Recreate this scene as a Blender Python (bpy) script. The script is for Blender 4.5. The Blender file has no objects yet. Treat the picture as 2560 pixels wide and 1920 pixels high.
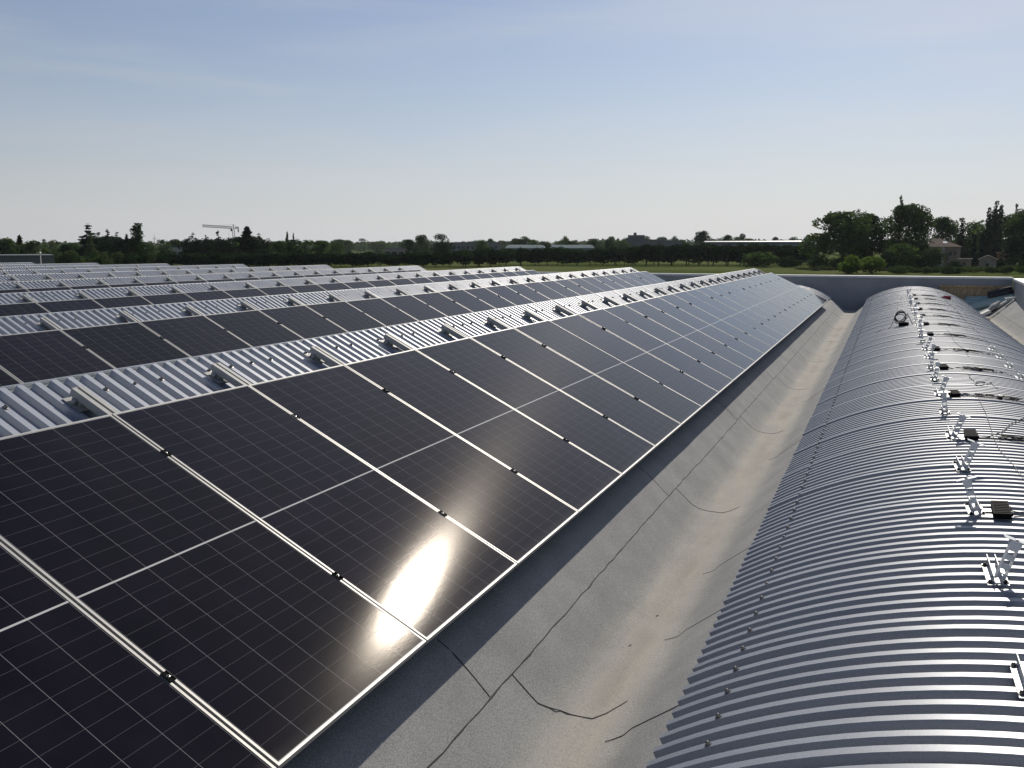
import bpy, math, random
from mathutils import Vector, Matrix, noise
R = math.radians
sc = bpy.context.scene

# ------------------------------------------------------------------ camera
CAM = Vector((1.9873, -2.4116, 1.9149))
YAW, PITCH, FPX = R(23.2166), R(-8.8994), 2184.2 / 2560.0
cam_data = bpy.data.cameras.new('camera')
cam = bpy.data.objects.new('camera', cam_data)
sc.collection.objects.link(cam)
cam.location = CAM
cam.rotation_euler = (R(90) + PITCH, R(0.05), YAW)
cam_data.sensor_fit = 'HORIZONTAL'
cam_data.sensor_width = 36.0
cam_data.lens = 36.0 * FPX
cam_data.clip_start = 0.05
cam_data.clip_end = 20000
sc.camera = cam

# ------------------------------------------------------------------ sky, sun, exposure
HAZE_COL = (11.05, 11.15, 11.45)
SUN_EL, SUN_AZ = R(37.1), R(1.3)            # azimuth from +Y towards +X
world = bpy.data.worlds.new('World')
sc.world = world
world.use_nodes = True
wn, wl = world.node_tree.nodes, world.node_tree.links
wn.clear()
w_out = wn.new('ShaderNodeOutputWorld')
w_bg = wn.new('ShaderNodeBackground')
w_sky = wn.new('ShaderNodeTexSky')
w_sky.sky_type = 'NISHITA'
w_sky.sun_disc = False
w_sky.sun_elevation = SUN_EL
w_sky.sun_rotation = SUN_AZ
w_sky.altitude = 0
w_sky.air_density = 1.0
w_sky.dust_density = 0.6
w_sky.ozone_density = 3.0
w_bg.inputs['Strength'].default_value = 0.055
def wmath(op, a, b=None, c=None, clamp=False):
    n = wn.new('ShaderNodeMath'); n.operation = op; n.use_clamp = clamp
    for i, q in enumerate((a, b, c)):
        if q is None: continue
        if isinstance(q, (int, float)): n.inputs[i].default_value = q
        else: wl.new(q, n.inputs[i])
    return n.outputs[0]
w_tc = wn.new('ShaderNodeTexCoord')
w_sep = wn.new('ShaderNodeSeparateXYZ')
wl.new(w_tc.outputs['Generated'], w_sep.inputs[0])
# summer haze low over the horizon
elev = wmath('MAXIMUM', w_sep.outputs['Z'], 0.0)
haze = wmath('MULTIPLY', wmath('EXPONENT', wmath('MULTIPLY', elev, -5.8)), 0.96)
w_dot = wn.new('ShaderNodeVectorMath'); w_dot.operation = 'DOT_PRODUCT'
w_dot.inputs[1].default_value = (math.sin(SUN_AZ), math.cos(SUN_AZ), 0)
wl.new(w_tc.outputs['Generated'], w_dot.inputs[0])
gain = wmath('MULTIPLY_ADD', wmath('MAXIMUM', w_dot.outputs['Value'], 0.0), 0.42, 0.58)
w_hz = wn.new('ShaderNodeVectorMath'); w_hz.operation = 'SCALE'
w_hz.inputs[0].default_value = HAZE_COL
wl.new(gain, w_hz.inputs['Scale'])
# aureole: forward-scattering haze round the sun
w_dot3 = wn.new('ShaderNodeVectorMath'); w_dot3.operation = 'DOT_PRODUCT'
w_dot3.inputs[1].default_value = (math.sin(SUN_AZ)*math.cos(SUN_EL), math.cos(SUN_AZ)*math.cos(SUN_EL), math.sin(SUN_EL))
wl.new(w_tc.outputs['Generated'], w_dot3.inputs[0])
aur = wmath('MULTIPLY', wmath('POWER', wmath('MAXIMUM', w_dot3.outputs['Value'], 0.0), 7.0), 0.70)
haze = wmath('MAXIMUM', haze, aur)
w_mixh = wn.new('ShaderNodeMixRGB')
w_tint = wn.new('ShaderNodeMixRGB'); w_tint.blend_type = 'MULTIPLY'; w_tint.inputs['Fac'].default_value = 1.0
w_tint.inputs['Color2'].default_value = (1.03, 1.08, 1.19, 1)
wl.new(w_sky.outputs['Color'], w_tint.inputs['Color1'])
wl.new(haze, w_mixh.inputs['Fac']); wl.new(w_tint.outputs['Color'], w_mixh.inputs['Color1']); wl.new(w_hz.outputs[0], w_mixh.inputs['Color2'])
# thin streaky cirrus
w_map = wn.new('ShaderNodeMapping')
w_map.inputs['Rotation'].default_value = (R(7), R(-6), R(20))
w_map.inputs['Scale'].default_value = (1.2, 1.2, 9.0)
w_noi = wn.new('ShaderNodeTexNoise')
w_noi.inputs['Scale'].default_value = 1.5
w_noi.inputs['Detail'].default_value = 7
w_noi.inputs['Roughness'].default_value = 0.55
w_noi.inputs['Distortion'].default_value = 0.6
w_ramp = wn.new('ShaderNodeValToRGB')
w_ramp.color_ramp.elements[0].position = 0.42
w_ramp.color_ramp.elements[0].color = (0, 0, 0, 1)
w_ramp.color_ramp.elements[1].position = 0.80
w_ramp.color_ramp.elements[1].color = (1, 1, 1, 1)
w_mix = wn.new('ShaderNodeMixRGB')
wl.new(w_tc.outputs['Generated'], w_map.inputs['Vector'])
wl.new(w_map.outputs['Vector'], w_noi.inputs['Vector'])
wl.new(w_noi.outputs['Fac'], w_ramp.inputs['Fac'])
wl.new(wmath('MULTIPLY', w_ramp.outputs['Color'], 0.50), w_mix.inputs['Fac'])
wl.new(w_mixh.outputs['Color'], w_mix.inputs['Color1'])
wl.new(w_hz.outputs[0], w_mix.inputs['Color2'])
wl.new(w_mix.outputs['Color'], w_bg.inputs['Color'])
wl.new(w_bg.outputs['Background'], w_out.inputs['Surface'])

sun_data = bpy.data.lights.new('sun', 'SUN')
sun_data.energy = 3.3
sun_data.angle = R(0.53)
sun_data.color = (1.0, 0.93, 0.82)
sun = bpy.data.objects.new('sun', sun_data)
sc.collection.objects.link(sun)
SUN_DIR = Vector((math.sin(SUN_AZ) * math.cos(SUN_EL), math.cos(SUN_AZ) * math.cos(SUN_EL), math.sin(SUN_EL)))
sun.rotation_euler = SUN_DIR.to_track_quat('Z', 'Y').to_euler()
sun.location = (0, 20, 40)

sc.view_settings.view_transform = 'Standard'
sc.view_settings.look = 'None'
sc.view_settings.exposure = 0.18
sc.view_settings.gamma = 1.0
sc.view_settings.use_curve_mapping = False
sc.cycles.max_bounces = 8
sc.cycles.sample_clamp_indirect = 6.0

# ------------------------------------------------------------------ helpers
COL = sc.collection

class MB:
    """collects verts and faces, linked later as one mesh object"""
    def __init__(s):
        s.v, s.f, s.smooth, s.uv = [], [], [], {}
    def quad(s, a, b, c, d, smooth=False):
        n = len(s.v); s.v += [tuple(a), tuple(b), tuple(c), tuple(d)]
        s.f.append((n, n+1, n+2, n+3)); s.smooth.append(smooth)
    def tri(s, a, b, c):
        n = len(s.v); s.v += [tuple(a), tuple(b), tuple(c)]
        s.f.append((n, n+1, n+2)); s.smooth.append(False)
    def poly(s, pts):
        n = len(s.v); s.v += [tuple(p) for p in pts]
        s.f.append(tuple(range(n, n+len(pts)))); s.smooth.append(False)
    def hexa(s, p):
        """8 points: bottom 0-3 counter-clockwise, top 4-7"""
        n = len(s.v); s.v += [tuple(q) for q in p]
        for f in ((3,2,1,0),(4,5,6,7),(0,1,5,4),(1,2,6,5),(2,3,7,6),(3,0,4,7)):
            s.f.append(tuple(n+i for i in f)); s.smooth.append(False)
    def box(s, lo, hi, M=None):
        x0,y0,z0 = lo; x1,y1,z1 = hi
        p = [Vector(q) for q in ((x0,y0,z0),(x1,y0,z0),(x1,y1,z0),(x0,y1,z0),(x0,y0,z1),(x1,y0,z1),(x1,y1,z1),(x0,y1,z1))]
        if M is not None: p = [M @ q for q in p]
        s.hexa(p)
    def bar(s, a, b, w, h=None, up=Vector((0,0,1))):
        a, b = Vector(a), Vector(b); h = w if h is None else h
        d = (b-a).normalized()
        if abs(d.dot(up)) > 0.98: up = Vector((1,0,0))
        x = d.cross(up).normalized(); z = x.cross(d).normalized()
        c = [(-w/2,-h/2),(w/2,-h/2),(w/2,h/2),(-w/2,h/2)]
        s.hexa([a+x*u+z*v for u,v in c] + [b+x*u+z*v for u,v in c])
    def tube(s, pts, r, seg=6, r2=None, caps=True):
        pts = [Vector(p) for p in pts]; n0 = len(s.v); m = len(pts)
        ref = Vector((0,0,1))
        for i,p in enumerate(pts):
            d = (pts[min(i+1,m-1)] - pts[max(i-1,0)])
            d = d.normalized() if d.length > 1e-9 else Vector((0,0,1))
            x = d.cross(ref)
            if x.length < 1e-3: x = d.cross(Vector((1,0,0)))
            x.normalize(); y = d.cross(x).normalized()
            rr = r if r2 is None else r + (r2-r)*i/(m-1)
            for k in range(seg):
                a = 2*math.pi*k/seg
                s.v.append(tuple(p + x*math.cos(a)*rr + y*math.sin(a)*rr))
        for i in range(m-1):
            for k in range(seg):
                k2 = (k+1) % seg
                s.f.append((n0+i*seg+k, n0+i*seg+k2, n0+(i+1)*seg+k2, n0+(i+1)*seg+k)); s.smooth.append(True)
        if caps:
            s.f.append(tuple(n0+k for k in range(seg))[::-1]); s.smooth.append(False)
            s.f.append(tuple(n0+(m-1)*seg+k for k in range(seg))); s.smooth.append(False)
    def dome(s, c, r, h, n, seg=8):
        """small screw head: washer and dome, axis n"""
        n = Vector(n).normalized(); x = n.orthogonal().normalized(); y = n.cross(x); c = Vector(c)
        rings = [(1.0,0.0),(1.0,0.18),(0.6,0.25),(0.55,0.75),(0.25,1.0)]
        n0 = len(s.v)
        for q,t in rings:
            for k in range(seg):
                a = 2*math.pi*k/seg
                s.v.append(tuple(c + (x*math.cos(a)+y*math.sin(a))*r*q + n*h*t))
        for i in range(len(rings)-1):
            for k in range(seg):
                k2=(k+1)%seg
                s.f.append((n0+i*seg+k,n0+i*seg+k2,n0+(i+1)*seg+k2,n0+(i+1)*seg+k)); s.smooth.append(False)
        s.f.append(tuple(n0+(len(rings)-1)*seg+k for k in range(seg))); s.smooth.append(False)
    def mesh(s, name, mat):
        me = bpy.data.meshes.new(name)
        me.from_pydata(s.v, [], s.f)
        if any(s.smooth): me.polygons.foreach_set('use_smooth', s.smooth)
        if mat is not None: me.materials.append(mat)
        if s.uv:
            uvl = me.uv_layers.new(name='UVMap')
            for pi, uvs in s.uv.items():
                for li, q in zip(me.polygons[pi].loop_indices, uvs): uvl.data[li].uv = q
        me.update()
        return me
    def build(s, name, mat, parent=None, loc=None):
        return put(name, s.mesh(name, mat), parent, loc)

def put(name, data, parent=None, loc=None):
    o = bpy.data.objects.new(name, data); COL.objects.link(o)
    if parent is not None: o.parent = parent
    if loc is not None: o.location = loc
    return o
def tag(o, label=None, cat=None, group=None, kind=None):
    if label: o['label'] = label
    if cat: o['category'] = cat
    if group: o['group'] = group
    if kind: o['kind'] = kind
    return o
def thing(name, label, cat, loc=(0,0,0), rz=0.0, group=None):
    o = put(name, None, None, loc); o.rotation_euler = (0,0,rz); o.empty_display_size = 0.2
    return tag(o, label, cat, group)
def copy_tree(src, parent=None):
    c = src.copy(); COL.objects.link(c); c.parent = parent
    for ch in list(src.children): copy_tree(ch, c)
    return c

# ------------------------------------------------------------------ materials
def mat(name, color, rough=0.6, metal=0.0, spec=0.5):
    m = bpy.data.materials.new(name); m.use_nodes = True
    b = m.node_tree.nodes['Principled BSDF']
    b.inputs['Base Color'].default_value = (*color, 1)
    b.inputs['Roughness'].default_value = rough
    b.inputs['Metallic'].default_value = metal
    b.inputs['Specular IOR Level'].default_value = spec
    return m
def N(m, t, **kw):
    n = m.node_tree.nodes.new(t)
    for k, v in kw.items():
        if k in n.inputs: n.inputs[k].default_value = v
        else: setattr(n, k, v)
    return n
def L(m, a, b): m.node_tree.links.new(a, b)
def bsdf(m): return m.node_tree.nodes['Principled BSDF']
def math_(m, op, a, b=None, c=None, clamp=False):
    n = m.node_tree.nodes.new('ShaderNodeMath'); n.operation = op; n.use_clamp = clamp
    for i, q in enumerate((a, b, c)):
        if q is None: continue
        if isinstance(q, (int, float)): n.inputs[i].default_value = q
        else: L(m, q, n.inputs[i])
    return n.outputs[0]
def ramp(m, fac, p0, c0, p1, c1):
    r = m.node_tree.nodes.new('ShaderNodeValToRGB')
    r.color_ramp.elements[0].position = p0; r.color_ramp.elements[0].color = (*c0, 1)
    r.color_ramp.elements[1].position = p1; r.color_ramp.elements[1].color = (*c1, 1)
    L(m, fac, r.inputs['Fac']); return r.outputs['Color']
def noisy(name, c0, c1, scale, rough=0.7, metal=0.0, detail=6, bump=0.0, bump_scale=None, p=(0.3, 0.7), coord='Object', rough2=None):
    m = mat(name, c0, rough, metal)
    tc = N(m, 'ShaderNodeTexCoord')
    n = N(m, 'ShaderNodeTexNoise', Scale=scale, Detail=detail)
    L(m, tc.outputs[coord], n.inputs['Vector'])
    L(m, ramp(m, n.outputs['Fac'], p[0], c0, p[1], c1), bsdf(m).inputs['Base Color'])
    if rough2 is not None:
        mr = N(m, 'ShaderNodeMapRange', **{'To Min': rough, 'To Max': rough2})
        L(m, n.outputs['Fac'], mr.inputs['Value']); L(m, mr.outputs[0], bsdf(m).inputs['Roughness'])
    if bump:
        n2 = N(m, 'ShaderNodeTexNoise', Scale=bump_scale or scale*4, Detail=3)
        L(m, tc.outputs[coord], n2.inputs['Vector'])
        bp = N(m, 'ShaderNodeBump', Strength=bump, Distance=0.01)
        L(m, n2.outputs['Fac'], bp.inputs['Height']); L(m, bp.outputs[0], bsdf(m).inputs['Normal'])
    return m

# coated corrugated sheet: spangled aluminium-zinc, faint rain streaks
def sheet_material(name='galvanised_sheet', k=1.0):
    m = mat(name, (0.27,0.285,0.31), 0.44, 0.25)
    bsdf(m).inputs['IOR'].default_value = 1.75
    tc = N(m, 'ShaderNodeTexCoord')
    mp = N(m, 'ShaderNodeMapping'); mp.inputs['Scale'].default_value = (0.5, 7.0, 0.5)
    n1 = N(m, 'ShaderNodeTexNoise', Scale=1.3, Detail=6); n2 = N(m, 'ShaderNodeTexNoise', Scale=160.0, Detail=2)
    L(m, tc.outputs['Object'], mp.inputs['Vector']); L(m, mp.outputs[0], n1.inputs['Vector']); L(m, tc.outputs['Object'], n2.inputs['Vector'])
    x = N(m, 'ShaderNodeMixRGB', blend_type='MULTIPLY', Fac=1.0)
    L(m, ramp(m, n1.outputs['Fac'], 0.25, (0.205*k,0.221*k,0.257*k), 0.75, (0.270*k,0.285*k,0.320*k)), x.inputs['Color1'])
    L(m, ramp(m, n2.outputs['Fac'], 0.35, (0.88,0.88,0.88), 0.65, (1.10,1.10,1.10)), x.inputs['Color2'])
    L(m, x.outputs[0], bsdf(m).inputs['Base Color'])
    return m
M_SHEET = None
M_ALU = noisy('aluminium', (0.60,0.60,0.60), (0.72,0.72,0.71), 20, rough=0.30, metal=1.0, rough2=0.42)
M_ALU_DULL = noisy('mill_aluminium_rail', (0.30,0.30,0.295), (0.38,0.38,0.37), 14, rough=0.55, metal=0.25, rough2=0.65)
M_FRAME = noisy('anodised_frame', (0.36,0.352,0.34), (0.43,0.42,0.405), 9, rough=0.5, metal=0.35)
M_STEEL = noisy('zinc_bracket', (0.40,0.42,0.44), (0.52,0.54,0.56), 30, rough=0.45, metal=0.6, rough2=0.55)
M_STRUT = noisy('bright_strut', (0.62,0.63,0.64), (0.76,0.77,0.78), 30, rough=0.35, metal=0.35, rough2=0.5)
M_SCREW = mat('screw_steel', (0.20,0.19,0.18), 0.35, 0.8)
M_BLACK = noisy('black_plastic', (0.003,0.003,0.0035), (0.007,0.007,0.008), 40, rough=0.8)
bsdf(M_BLACK).inputs['Specular IOR Level'].default_value = 0.12
M_CABLE = mat('black_cable', (0.014,0.014,0.015), 0.55)
M_WIRE = mat('grey_wire', (0.10,0.10,0.11), 0.5)
M_COPING = noisy('white_coping', (0.72,0.72,0.69), (0.82,0.82,0.79), 3, rough=0.45)
M_SEAM = noisy('bitumen_seam', (0.010,0.010,0.010), (0.03,0.03,0.03), 30, rough=0.7)
M_RED = mat('red_plastic', (0.35,0.02,0.03), 0.45)
M_WOOD = None
M_SHEET = sheet_material()
M_SHEET_PALE = sheet_material('paler_sheet', 1.38)      # same sheet in a paler colour, for the raised sheets

def wood_material():
    m = mat('plywood', (0.3,0.19,0.10), 0.75)
    tc = N(m, 'ShaderNodeTexCoord'); mp = N(m, 'ShaderNodeMapping'); mp.inputs['Scale'].default_value = (9, 9, 1.2)
    n = N(m, 'ShaderNodeTexNoise', Scale=3.0, Detail=7)
    L(m, tc.outputs['Object'], mp.inputs['Vector']); L(m, mp.outputs[0], n.inputs['Vector'])
    L(m, ramp(m, n.outputs['Fac'], 0.3, (0.32,0.20,0.11), 0.7, (0.66,0.48,0.28)), bsdf(m).inputs['Base Color'])
    return m
M_WOOD = wood_material()
M_TEAL = noisy('pale_green_sheet', (0.27,0.37,0.35), (0.36,0.48,0.46), 5, rough=0.5)
M_ROLL = noisy('dark_felt_roll', (0.03,0.032,0.036), (0.06,0.062,0.07), 12, rough=0.8)
M_FOAM = noisy('white_foam', (0.78,0.77,0.72), (0.86,0.85,0.80), 8, rough=0.7)
M_SACK = noisy('grey_sack', (0.30,0.29,0.28), (0.46,0.45,0.43), 9, rough=0.8, bump=0.4)

def membrane_material():
    m = mat('granulated_membrane', (0.17,0.17,0.17), 0.92, 0, 0.25)
    geo = N(m, 'ShaderNodeNewGeometry'); tc = N(m, 'ShaderNodeTexCoord')
    sep = N(m, 'ShaderNodeSeparateXYZ'); L(m, tc.outputs['Object'], sep.inputs[0])
    g1 = N(m, 'ShaderNodeTexNoise', Scale=120.0, Detail=4.0, Roughness=0.8)
    g2 = N(m, 'ShaderNodeTexNoise', Scale=2.2, Detail=6.0, Roughness=0.6)
    mp = N(m, 'ShaderNodeMapping'); mp.inputs['Scale'].default_value = (4.0, 0.8, 4.0)
    g3 = N(m, 'ShaderNodeTexNoise', Scale=1.4, Detail=7.0, Roughness=0.65)
    for g in (g1, g2): L(m, tc.outputs['Object'], g.inputs['Vector'])
    L(m, tc.outputs['Object'], mp.inputs['Vector']); L(m, mp.outputs[0], g3.inputs['Vector'])
    base = ramp(m, g1.outputs['Fac'], 0.34, (0.185,0.186,0.186), 0.66, (0.425,0.424,0.415))
    mixw = N(m, 'ShaderNodeMixRGB', blend_type='MULTIPLY', Fac=1.0)
    L(m, base, mixw.inputs['Color1'])
    L(m, ramp(m, g2.outputs['Fac'], 0.25, (0.80,0.80,0.81), 0.75, (1.14,1.14,1.12)), mixw.inputs['Color2'])
    # silt washed along the channel floor: centred on local x = 0, ragged edge
    wob = math_(m, 'MULTIPLY_ADD', g3.outputs['Fac'], 0.55, -0.275)
    ax = math_(m, 'ABSOLUTE', math_(m, 'ADD', sep.outputs['X'], math_(m, 'MULTIPLY', wob, 0.45)))
    inner = math_(m, 'SUBTRACT', 1.0, math_(m, 'MULTIPLY', math_(m, 'SUBTRACT', ax, 0.10), 6.0), clamp=True)
    inner = math_(m, 'MULTIPLY', inner, math_(m, 'MULTIPLY_ADD', g3.outputs['Fac'], 1.5, -0.12, clamp=True), clamp=True)
    silt = N(m, 'ShaderNodeMixRGB', blend_type='MIX')
    L(m, math_(m, 'MULTIPLY', inner, 0.85), silt.inputs['Fac'])
    L(m, mixw.outputs[0], silt.inputs['Color1'])
    s2 = N(m, 'ShaderNodeMixRGB', blend_type='MULTIPLY', Fac=0.75)
    s2.inputs['Color1'].default_value = (0.455,0.415,0.355,1)
    L(m, ramp(m, g1.outputs['Fac'], 0.3, (0.62,0.62,0.62), 0.7, (1.25,1.25,1.25)), s2.inputs['Color2'])
    L(m, s2.outputs[0], silt.inputs['Color2'])
    # drier darker puddle cores
    core = math_(m, 'SUBTRACT', 1.0, math_(m, 'MULTIPLY', ax, 9.0), clamp=True)
    g4 = N(m, 'ShaderNodeTexNoise', Scale=0.8, Detail=5.0); L(m, tc.outputs['Object'], g4.inputs['Vector'])
    core = math_(m, 'MULTIPLY', core, math_(m, 'MULTIPLY_ADD', g4.outputs['Fac'], 5.0, -2.3, clamp=True), clamp=True)
    dark = N(m, 'ShaderNodeMixRGB', blend_type='MIX'); dark.inputs['Color2'].default_value = (0.26,0.225,0.19,1)
    L(m, math_(m, 'MULTIPLY', core, 0.65), dark.inputs['Fac']); L(m, silt.outputs[0], dark.inputs['Color1'])
    L(m, dark.outputs[0], bsdf(m).inputs['Base Color'])
    bp = N(m, 'ShaderNodeBump', Strength=0.55, Distance=0.004)
    L(m, g1.outputs['Fac'], bp.inputs['Height']); L(m, bp.outputs[0], bsdf(m).inputs['Normal'])
    return m
M_MEMB = membrane_material()

PW, PL = 1.140, 2.237        # panel width and length
def panel_material():
    m = mat('panel_glass', (0.004,0.004,0.008), 0.10, 0, 0.5)
    uv = N(m, 'ShaderNodeUVMap'); sep = N(m, 'ShaderNodeSeparateXYZ'); L(m, uv.outputs[0], sep.inputs[0])
    u, v = sep.outputs['X'], sep.outputs['Y']            # metres across / along
    mu, mid = 0.017, 0.010
    cw = (PW - 2*mu) / 6.0
    half = (PL/2 - 0.017 - mid/2)
    ch = half / 12.0
    # distance to the nearest column gap
    du = math_(m, 'PINGPONG', math_(m, 'SUBTRACT', u, mu), cw/2)
    # PINGPONG(x, s) rises to s then falls: gap lines where it returns to 0 every 2s
    col = math_(m, 'LESS_THAN', du, 0.0011)
    dv0 = math_(m, 'ABSOLUTE', math_(m, 'SUBTRACT', v, PL/2))
    dvr = math_(m, 'PINGPONG', math_(m, 'SUBTRACT', dv0, mid/2), ch/2)
    row = math_(m, 'LESS_THAN', dvr, 0.0007)
    midm = math_(m, 'LESS_THAN', dv0, mid/2)
    eu = math_(m, 'LESS_THAN', math_(m, 'SUBTRACT', PW/2, math_(m, 'ABSOLUTE', math_(m, 'SUBTRACT', u, PW/2))), mu-0.002)
    ev = math_(m, 'LESS_THAN', math_(m, 'SUBTRACT', PL/2, dv0), 0.016)
    # back-sheet shows white in the mid gap and at the ends, dimmer in the thin gaps
    tc = N(m, 'ShaderNodeTexCoord')
    nz = N(m, 'ShaderNodeTexNoise', Scale=3.0, Detail=4); L(m, tc.outputs['Object'], nz.inputs['Vector'])
    cell = ramp(m, nz.outputs['Fac'], 0.3, (0.0024,0.0020,0.0052), 0.7, (0.0050,0.0040,0.0090))
    oi = N(m, 'ShaderNodeObjectInfo')
    vari = N(m, 'ShaderNodeMixRGB', blend_type='MULTIPLY', Fac=1.0)
    L(m, cell, vari.inputs['Color1']); L(m, ramp(m, oi.outputs['Random'], 0.0, (0.55,0.5,0.6), 1.0, (1.7,1.5,1.8)), vari.inputs['Color2'])
    film = N(m, 'ShaderNodeTexNoise', Scale=1.6, Detail=7, Roughness=0.65); mpf = N(m, 'ShaderNodeMapping'); mpf.inputs['Scale'].default_value = (0.7, 2.2, 1)
    L(m, tc.outputs['Object'], mpf.inputs['Vector']); L(m, mpf.outputs[0], film.inputs['Vector'])
    low = math_(m, 'SUBTRACT', 1.0, math_(m, 'MULTIPLY', v, 14.0), clamp=True)
    fa = math_(m, 'MULTIPLY_ADD', film.outputs['Fac'], 0.035, -0.012, clamp=True)
    fa = math_(m, 'ADD', fa, math_(m, 'MULTIPLY', low, math_(m, 'MULTIPLY', film.outputs['Fac'], 0.22)))
    fmix = N(m, 'ShaderNodeMixRGB', blend_type='MIX'); fmix.inputs['Color2'].default_value = (0.30,0.27,0.24,1)
    L(m, fa, fmix.inputs['Fac']); L(m, vari.outputs[0], fmix.inputs['Color1']); cell = fmix.outputs[0]
    dust = N(m, 'ShaderNodeTexVoronoi', Scale=420.0); L(m, tc.outputs['Object'], dust.inputs['Vector'])
    dm = math_(m, 'LESS_THAN', dust.outputs['Distance'], 0.09)
    def over(prev, mask, color):
        x = N(m, 'ShaderNodeMixRGB', blend_type='MIX'); x.inputs['Color2'].default_value = (*color, 1)
        L(m, mask, x.inputs['Fac']); L(m, prev, x.inputs['Color1']); return x.outputs[0]
    c = over(cell, math_(m, 'MULTIPLY', dm, 0.5), (0.05,0.05,0.05))
    c = over(c, row, (0.10,0.10,0.105))
    c = over(c, col, (0.20,0.20,0.205))
    c = over(c, eu, (0.010,0.010,0.012))
    c = over(c, midm, (0.52,0.52,0.51))
    c = over(c, ev, (0.50,0.50,0.49))
    nt = m.node_tree
    dif = N(m, 'ShaderNodeBsdfDiffuse'); glo = N(m, 'ShaderNodeBsdfGlossy'); glo.distribution = 'GGX'
    glo.inputs['Roughness'].default_value = 0.031
    glo.inputs['Color'].default_value = (0.95,0.975,1.0,1)
    fr = N(m, 'ShaderNodeFresnel', IOR=1.24); ms = N(m, 'ShaderNodeMixShader')
    glo2 = N(m, 'ShaderNodeBsdfGlossy'); glo2.distribution = 'GGX'; glo2.inputs['Roughness'].default_value = 0.112
    glo2.inputs['Anisotropy'].default_value = 0.32
    glo2.inputs['Color'].default_value = (1.0,0.93,0.86,1)
    glo2.inputs['Rotation'].default_value = 0.25
    tang = N(m, 'ShaderNodeTangent', direction_type='UV_MAP'); L(m, tang.outputs[0], glo2.inputs['Tangent'])
    gmix = N(m, 'ShaderNodeMixShader'); gmix.inputs[0].default_value = 0.18
    L(m, glo.outputs[0], gmix.inputs[1]); L(m, glo2.outputs[0], gmix.inputs[2])
    L(m, c, dif.inputs['Color']); L(m, fr.outputs[0], ms.inputs[0]); L(m, dif.outputs[0], ms.inputs[1]); L(m, gmix.outputs[0], ms.inputs[2])
    outn = [q for q in nt.nodes if q.type == 'OUTPUT_MATERIAL'][0]
    L(m, ms.outputs[0], outn.inputs['Surface'])
    # rolled (prismatic) solar glass
    gl = N(m, 'ShaderNodeTexNoise', Scale=190.0, Detail=2.0); L(m, tc.outputs['Object'], gl.inputs['Vector'])
    bp = N(m, 'ShaderNodeBump', Strength=0.35, Distance=0.00010)
    L(m, gl.outputs['Fac'], bp.inputs['Height']); L(m, bp.outputs[0], glo.inputs['Normal'])
    bp2 = N(m, 'ShaderNodeBump', Strength=1.0, Distance=0.00010); L(m, gl.outputs['Fac'], bp2.inputs['Height']); L(m, bp2.outputs[0], glo2.inputs['Normal'])
    nt.nodes.remove(bsdf(m))
    return m
M_PANEL = panel_material()

def wall_material():
    m = noisy('grey_wall_cladding', (0.27,0.275,0.285), (0.34,0.345,0.355), 1.5, rough=0.55)
    return m
M_WALL = wall_material()
M_CONC = noisy('concrete_facade', (0.40,0.39,0.37), (0.52,0.51,0.49), 2.0, rough=0.85)

def leaf_material(name, ca, cb, trans=0.30):
    m = bpy.data.materials.new(name); m.use_nodes = True
    nt = m.node_tree; nt.nodes.clear()
    out = nt.nodes.new('ShaderNodeOutputMaterial')
    d = nt.nodes.new('ShaderNodeBsdfDiffuse'); t = nt.nodes.new('ShaderNodeBsdfTranslucent'); mx = nt.nodes.new('ShaderNodeMixShader')
    oi = nt.nodes.new('ShaderNodeObjectInfo'); geo = nt.nodes.new('ShaderNodeNewGeometry')
    n = nt.nodes.new('ShaderNodeTexNoise'); n.inputs['Scale'].default_value = 0.45; n.inputs['Detail'].default_value = 3
    nt.links.new(geo.outputs['Position'], n.inputs['Vector'])
    add = math_(m, 'ADD', math_(m, 'MULTIPLY', n.outputs['Fac'], 0.75), math_(m, 'MULTIPLY', oi.outputs['Random'], 0.30))
    col = ramp(m, add, 0.25, ca, 0.85, cb)
    nt.links.new(col, d.inputs['Color']); nt.links.new(col, t.inputs['Color'])
    mx.inputs['Fac'].default_value = trans
    nt.links.new(d.outputs[0], mx.inputs[1]); nt.links.new(t.outputs[0], mx.inputs[2]); nt.links.new(mx.outputs[0], out.inputs['Surface'])
    return m
M_LEAF = leaf_material('broad_leaves', (0.018,0.042,0.014), (0.110,0.165,0.045), 0.45)
M_LEAF_D = leaf_material('dark_needles', (0.010,0.024,0.014), (0.040,0.066,0.030), 0.2)
M_LEAF_B = leaf_material('bright_leaves', (0.095,0.160,0.025), (0.190,0.260,0.055), 0.5)
M_LEAF_O = leaf_material('orchard_leaves', (0.010,0.026,0.012), (0.046,0.080,0.026), 0.2)
M_LEAF_G = leaf_material('greyish_leaves', (0.040,0.062,0.024), (0.110,0.140,0.055), 0.35)
M_BARK = noisy('bark', (0.05,0.038,0.028), (0.10,0.08,0.06), 4, rough=0.9)

# ------------------------------------------------------------------ roof dimensions
PITCH_X = 4.74               # bay spacing
XC, RAD, ZCR = 2.95, 3.20, 0.355   # first vault: axis x, radius, crest height
HALF = 1.75
CORR, CW, CF, CH = 0.1125, 0.040, 0.010, 0.036
Y0, YV, YW = -9.0, 36.3, 36.95     # near end, vault end, end wall
TILT = R(26.183)
CT, ST = math.cos(TILT), math.sin(TILT)
NP = Vector((ST, 0, CT))           # panel normal
SP = Vector((-CT, 0, ST))          # up the slope
ZG = -6.0
def vz(x, k=0):
    """crest height of vault k at x"""
    dx = x - (XC - PITCH_X*k)
    return ZCR - RAD + math.sqrt(max(RAD*RAD - dx*dx, 0.01))

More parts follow.
